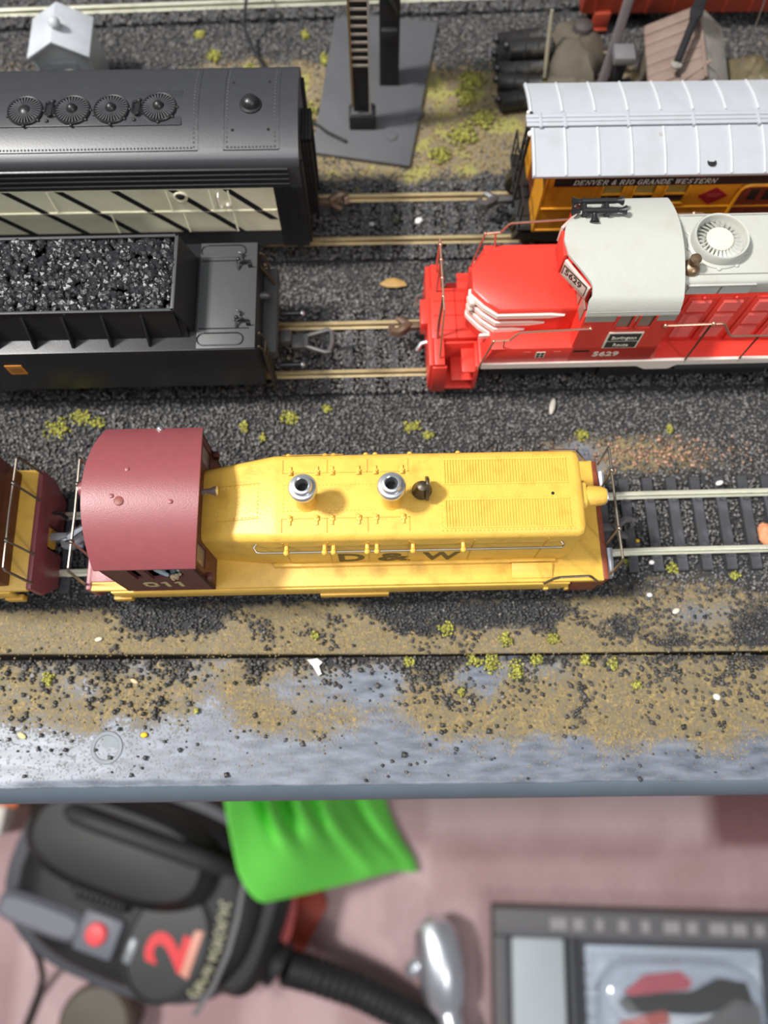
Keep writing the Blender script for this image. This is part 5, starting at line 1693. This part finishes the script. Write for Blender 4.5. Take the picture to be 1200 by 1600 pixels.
xs, ys = np.arange(-1500, 1501, 15.0), np.arange(-1200, 1201, 15.0)
X, Y = np.meshgrid(xs, ys)
Zf = -760 + (fnoise(X, Y, 90, 6) - .5) * 5
idx = np.arange(X.size).reshape(X.shape)
F = np.stack([idx[:-1, :-1], idx[:-1, 1:], idx[1:, 1:], idx[1:, :-1]], -1).reshape(-1, 4)
me = bpy.data.meshes.new('floor')
me.from_pydata((np.stack([X, Y, Zf], -1).reshape(-1, 3) * S).tolist(), [], F.tolist())
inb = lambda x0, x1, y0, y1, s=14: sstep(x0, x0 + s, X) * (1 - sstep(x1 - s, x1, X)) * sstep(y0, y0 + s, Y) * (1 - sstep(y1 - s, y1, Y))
pile_tone = .16 + .26 * inb(45, 392, -95, 60) + .10 * inb(330, 385, -108, 60) - .16 * inb(70, 330, -116, -84) - .30 * inb(60, 78, -140, -84) - .55 * inb(385, 700, -100, 60) + .26 * inb(-70, 60, -230, -90) + .34 * inb(-420, -250, -300, -170) + .28 * inb(-160, -40, -330, -215) + .16 * inb(40, 120, -400, -150) + .22 * fnoise(X, Y, 40, 3) - .05  # vacuum marks in the nap, plus one plain, much darker block at right
at = me.attributes.new('pile_tone', 'FLOAT', 'POINT')
at.data.foreach_set('value', pile_tone.ravel().astype(np.float32))
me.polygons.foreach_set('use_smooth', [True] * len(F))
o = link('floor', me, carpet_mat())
tag(o, 'dusty pink carpet under the layout table', 'floor', kind='structure')

# wet and dry vacuum cleaner
VB = mat('vacuum_black', (24, 25, 26), .55, var=.1, scale=30)
VG = mat('vacuum_grey', (70, 71, 78), .5, var=.08, scale=30)
VR = mat('vacuum_red', (176, 40, 30), .42, var=.06, scale=30)
VX, VY, ANG = -229, -124, -.31
V0 = thing('vacuum_cleaner', 'black and grey shop vacuum with a red numeral 2 on its lid', 'vacuum cleaner', (VX, VY, -757), ANG)


def oval(a, b, z, n=40, e=2.6, cx=0, cy=0):
    out = []
    for i in range(n):
        t = 2 * math.pi * i / n
        c, s = math.cos(t), math.sin(t)
        out.append((cx + a * math.copysign(abs(c) ** (2 / e), c), cy + b * math.copysign(abs(s) ** (2 / e), s), z))
    return out


build('tank', MB().loft([oval(124, 66, 4), oval(132, 72, 14), oval(140, 78, 90), oval(142, 80, 112), oval(142, 80, 116)]), VR, V0, smooth=True)
build('bumper_band', MB().loft([oval(122, 88, 108, cx=-16), oval(132, 94, 112, cx=-16), oval(136, 97, 128, cx=-16), oval(132, 93, 140, cx=-16), oval(116, 80, 143, cx=-16)]), VG, V0, smooth=True)
build('lid', MB().loft([oval(124, 84, 138, cx=-8), oval(122, 82, 152, cx=-8), oval(112, 74, 164, cx=-8), oval(92, 58, 169, cx=-8), oval(40, 20, 171, cx=-8)]), VB, V0, smooth=True)
build('motor_housing', MB().loft([oval(96, 46, 160, cx=-34, cy=34), oval(94, 44, 186, cx=-34, cy=34), oval(82, 34, 198, cx=-34, cy=34), oval(40, 14, 202, cx=-34, cy=34)]), VB, V0, smooth=True)
vb = build('vent_box', MB().prismz([(-66, -14), (-8, -10), (-6, 20), (-62, 22)], 168, 188), BLACK_M, V0, bevel=3)
vs = MB()
for i in range(9):
    vs.box(-58 + i * 5.6, -55 + i * 5.6, -18, -8, 172, 189)
build('motor_vents', vs, VB, vb, bevel=.8)
build('carry_handle', MB().tube([(-92, 52, 190), (-80, 53, 208), (-60, 53, 213), (40, 52, 206), (62, 50, 190), (72, 48, 168)], [8, 9, 9, 9, 9, 8], 10), mat('vacuum_handle', (44, 44, 46), .6, scale=30), V0, smooth=True)
build('front_bumper', MB().loft([oval(44, 14, 140, e=4, cx=-86, cy=-46), oval(44, 14, 170, e=4, cx=-86, cy=-46), oval(38, 9, 176, e=4, cx=-86, cy=-46)]), mat('vacuum_grey_pad', (104, 106, 116), .5, scale=30), V0, smooth=True)
sp = build('switch_plate', MB().prismz([(-46, -60), (-6, -60), (-6, -24), (-46, -24)], 140, 179), mat('vacuum_grey_pad', (104, 106, 116)), V0, bevel=4)
build('switch', MB().lathe([(10, 178), (10, 182), (8, 184), (.5, 184.5)], (-27, -41, 0), 20), mat('switch_red', (236, 70, 76), .4), sp, smooth=True)
build('latch', MB().box(2, 12, -58, -34, 140, 176), COUPL, V0, bevel=4)
lb = build('label_plate', MB().loft([oval(38, 48, 162, e=2, cx=38, cy=-32), oval(38, 48, 173, e=2, cx=38, cy=-32)]), mat('label_black', (14, 14, 15), .35), V0, smooth=True)
build('label_rim', MB().tube(oval(38, 48, 173, e=2, cx=38, cy=-32), 2.2, 6, True), VB, lb, smooth=True)
lettering('label_numeral', '2', 52, (57, -50, 173.2), (0, 1, 0), (-1, 0, 0), mat('numeral_red', (216, 24, 36), .4), lb, extrude=1.0, bold=.035, stretch=1.2)
build('label_fraction', MB().prismz([(58, -50), (67, -52), (67, -10), (58, -12)], 172, 174.5), mat('label_pinkish', (214, 150, 132), .5), lb, bevel=.8)
tx = MB()
for i in range(13):
    y0 = -64 + i * 6.5
    x0 = 76 - .0035 * (y0 + 24) ** 2
    tx.box(x0, x0 + 3, y0, y0 + 4.6, 160, 172).box(x0, x0 + 11, y0, y0 + 1.7, 160, 172)
    if i % 3 != 1:
        tx.box(x0 + 8, x0 + 11, y0, y0 + 4.6, 160, 172)
    if i % 2:
        tx.box(x0, x0 + 11, y0 + 3.2, y0 + 4.8, 160, 172)
build('label_text_band', tx, mat('label_cream', (178, 174, 146), .5), lb)
build('lid_trim', MB().tube([(82, -80, 160), (91, -50, 168), (94, -20, 170), (92, 10, 169), (86, 40, 164)], 2.6, 8), mat('vacuum_trim', (120, 120, 120), .45, scale=30), V0, smooth=True)
build('end_cap', MB().loft([oval(30, 62, 112, e=3, cx=104), oval(30, 62, 140, e=3, cx=102), oval(24, 54, 152, e=3, cx=98), oval(6, 20, 155, e=3, cx=96)]), VB, V0, smooth=True)
build('hose_port', MB().cyl((116, -24, 108), (142, -32, 106), 24, 22, 20), VB, V0, smooth=True)
build('lid_knob', MB().ball((27, 13, 172), 5, 10, 6).ball((-1, -6, 176), 5, 10, 6), COUPL, V0, smooth=True)
hp_ = [(-99, -199, -652), (-76, -207, -662), (-26, -229, -690), (20, -255, -712), (66, -284, -726), (96, -330, -728), (100, -400, -728)]
hose = MB()
pp = []
for i in range(len(hp_) - 1):
    for k in range(12):
        q = k / 12
        pp.append(tuple(hp_[i][j] * (1 - q) + hp_[i + 1][j] * q for j in range(3)))
hose.tube(pp, [18 if i % 2 else 16 for i in range(len(pp))], 12)
o = build('vacuum_hose', hose, VB, None, smooth=True)
tag(o, 'black ribbed vacuum hose running to the lower right across pink carpet', 'hose')

# lime green cloth bag lying over the vacuum's end
GC = mat('lime_cloth', (112, 222, 84), .8, var=.05, scale=30, bump=.1, bscale=300)
nx, ny = 60, 40
V, Fq = [], []
for side in (0, 1):
    for j in range(ny + 1):
        for i in range(nx + 1):
            u, v = i / nx, j / ny
            xl = -160 + 26 * v ** 1.6
            xr = 25 - 26 * math.sin(math.pi * min(v * 1.1, 1)) + 14 * v ** 4
            yb = -128 + 30 * u ** 1.4
            yb += 30 * (max(0, .16 - u) / .16) ** 2
            yb -= 8 * max(0, (u - .86) / .14) + 18 * u ** 1.1
            x = xl + (xr - xl) * u - 44 * u * (1 - u) * .5
            y = 46 + 8 * u + (yb - 46 - 8 * u) * v
            e = math.sin(math.pi * u) ** .5 * math.sin(math.pi * v) ** .5 if 0 < u < 1 and 0 < v < 1 else 0
            fold = 12 * math.sin(7.5 * u - 5.0 * (1 - v)) * e
            for fu, fv, wu, wv, amp in ((.30, .52, .045, .16, 20), (.38, .50, .03, .15, -34), (.24, .50, .03, .12, -26), (.47, .46, .04, .2, 18), (.54, .50, .03, .16, -22), (.64, .62, .05, .35, 10), (.80, .55, .04, .3, -16)):
                fold += amp * math.exp(-((u - fu - .25 * (v - fv)) / wu) ** 2 - ((v - fv) / wv) ** 2)
            z = -536 - 60 * u - 135 * u ** 1.1 - 12 * v + (24 * e + fold * (e > 0) if side == 0 else -12 * e)
            V.append((x, y, z))
n1 = (nx + 1) * (ny + 1)
for side in (0, 1):
    for j in range(ny):
        for i in range(nx):
            a0 = side * n1 + j * (nx + 1) + i
            q = (a0, a0 + 1, a0 + nx + 2, a0 + nx + 1)
            Fq.append(q if side else q[::-1])
o = build('cloth_bag', MB().add(V, Fq), GC, None, smooth=True)
tag(o, 'bright lime green cloth bag slumped over the vacuum cleaner', 'bag')

# chromed tube
t = thing('chrome_tube', 'shiny chrome tube end with a side lug on the pink carpet', 'tube', (0, 0, 0))
CH = mat('chrome', (236, 240, 248), .34, metal=.9, var=.02)
build('tube_body', MB().tube([(54, -176, -712), (55, -181, -704), (56, -188, -701), (60, -216, -702), (64, -240, -704), (66, -250, -712)], [18, 24, 25, 25, 21, 15], 24), CH, t, smooth=True)
build('tube_neck', MB().tube([(65, -244, -708), (70, -262, -700), (76, -290, -690), (82, -330, -684)], [14, 12, 12, 12], 20), CH, t, smooth=True)
build('side_lug', MB().tube([(40, -206, -706), (30, -212, -704), (26, -217, -706)], [8, 9, 6], 12), CH, t, smooth=True)

# grey drawer tray with a blister pack
t = thing('drawer_tray', 'dark grey rimmed tray with a pale grey panel at lower right', 'tray', (290, -292, -758), -.03)
TG = mat('tray_grey', (96, 94, 98), .6, var=.08, scale=40)
for b_ in ((-172, 230, 102, 130), (-172, -156, -160, 102), (206, 230, -160, 102), (-172, 230, -182, -160)):
    build('tray_rim', MB().box(b_[0], b_[1], b_[2], b_[3], 0, 34), TG, t, bevel=3)
build('tray_floor', MB().box(-156, 206, -160, 102, 0, 6), mat('tray_floor_dark', (66, 68, 76), .6), t)
build('tray_panel', MB().box(-152, -92, -156, 98, 6, 18), mat('tray_panel_pale', (176, 184, 190), .5, var=.05, scale=20), t, bevel=2)
build('tray_divider', MB().box(-88, -80, -158, 100, 6, 22), mat('tray_floor_dark', (66, 68, 76)), t, bevel=1)
lg = MB()
for i in range(13):
    w = random.uniform(8, 20)
    lg.box(-110 + i * 25, -110 + i * 25 + w, 110, 122, 33.5, 35)
build('rim_ticks', lg, mat('tick_grey', (150, 146, 148), .6), t)
t = thing('blister_pack', 'clear bubble packet with red and blue print in the grey tray', 'packet', (325, -300, -751.5), -.03)
CARD = mat('pack_card', (186, 198, 214), .4, var=.08, scale=40)
build('pack_card', MB().box(-102, 92, -130, 98, 0, 4), CARD, t, bevel=1)
pr = mat('pack_red', (214, 66, 92), .4)
build('print_red', MB().prismz([(-62, 54), (-40, 70), (0, 74), (12, 66), (8, 58), (-56, 50)], 4, 5.5), pr, t)
build('print_stripe', MB().prismz([(-70, 26), (-20, 38), (-14, 26), (-68, 12)], 4, 6.5), mat('pack_stripe', (206, 70, 56), .4), t)
build('print_blue', MB().prismz([(-70, 44), (-60, 52), (10, 56), (40, 70), (70, 66), (76, 44), (20, 34), (-60, 34)], 4, 5), mat('pack_blue', (130, 148, 182), .4), t)
build('print_dark', MB().prismz([(0, 22), (24, 30), (56, 50), (80, 46), (82, 10), (20, 10), (-20, 12)], 4, 6), mat('pack_dark', (96, 94, 98), .4), t)
gl = bpy.data.materials.new('clear_blister')
gl.use_nodes = True
b = gl.node_tree.nodes['Principled BSDF']
b.inputs['Base Color'].default_value = (.95, .97, 1, 1)
b.inputs['Roughness'].default_value = .08
b.inputs['Transmission Weight'].default_value = .92
b.inputs['IOR'].default_value = 1.40
build('blister', MB().loft([oval(92, 104, 5, e=5, cx=-4, cy=-16), oval(90, 102, 20, e=5, cx=-4, cy=-16), oval(82, 92, 27, e=5, cx=-4, cy=-16), oval(10, 9, 28, e=5, cx=-4, cy=-16)]), gl, t, smooth=True)
bl_ = [(-94 + i * 12, 88, 6) for i in range(16)] + [(-98, 76 - i * 13, 6) for i in range(14)]
bub = MB()
for p in bl_:
    bub.ball(p, 6.4, 12, 8, 1, 1, .9)
build('bubble_edge', bub, gl, t, smooth=True)

# power cord, jar lid, box corner and dark case seen round the edge
o = build('power_cord', MB().tube([(-352, -176, -640), (-362, -200, -690), (-374, -228, -736), (-384, -250, -754), (-400, -300, -755)], 3.6, 8), VB, None, smooth=True)
tag(o, 'thin black power cord hanging from the vacuum at lower left', 'cord')
t = thing('jar', 'dark brown round jar lid at the bottom left corner', 'jar', (-300, -262, -758))
build('jar_body', MB().lathe([(34, 0), (36, 4), (36, 44), (32, 50)], (0, 0, 0), 28), mat('jar_brown', (70, 62, 54), .5, scale=30), t, smooth=True)
build('jar_lid', MB().lathe([(37, 46), (38, 50), (38, 60), (34, 64), (2, 65)], (0, 0, 0), 28), mat('jar_lid_brown', (88, 80, 70), .45, var=.25, scale=40), t, smooth=True)
t = thing('storage_carton', 'green and white carton with an orange flap at the left edge', 'carton', (-447, -36, -757), -.1)
build('carton_body', MB().box(-70, 52, -30, 60, 0, 120), mat('carton_green', (92, 118, 84), .6, scale=30), t, bevel=2)
build('carton_label', MB().box(30, 54, -34, -6, 60, 124), mat('carton_white', (206, 204, 196), .6, scale=30), t, bevel=2)
build('carton_flap', MB().box(10, 66, -6, 40, 118, 126), mat('carton_orange', (196, 96, 44), .6, scale=30), t, bevel=2)
o = build('tank_piece', MB().prismz([(-100, -128), (-78, -132), (-64, -158), (-100, -226), (-128, -232), (-116, -196)], -757, -744), mat('tank_piece_red', (176, 62, 40), .5, scale=30), None, bevel=3)  # flat piece standing for the vacuum's red tank showing past its lid
tag(o, 'rust red flat piece on the carpet just right of the vacuum', 'tank_piece')
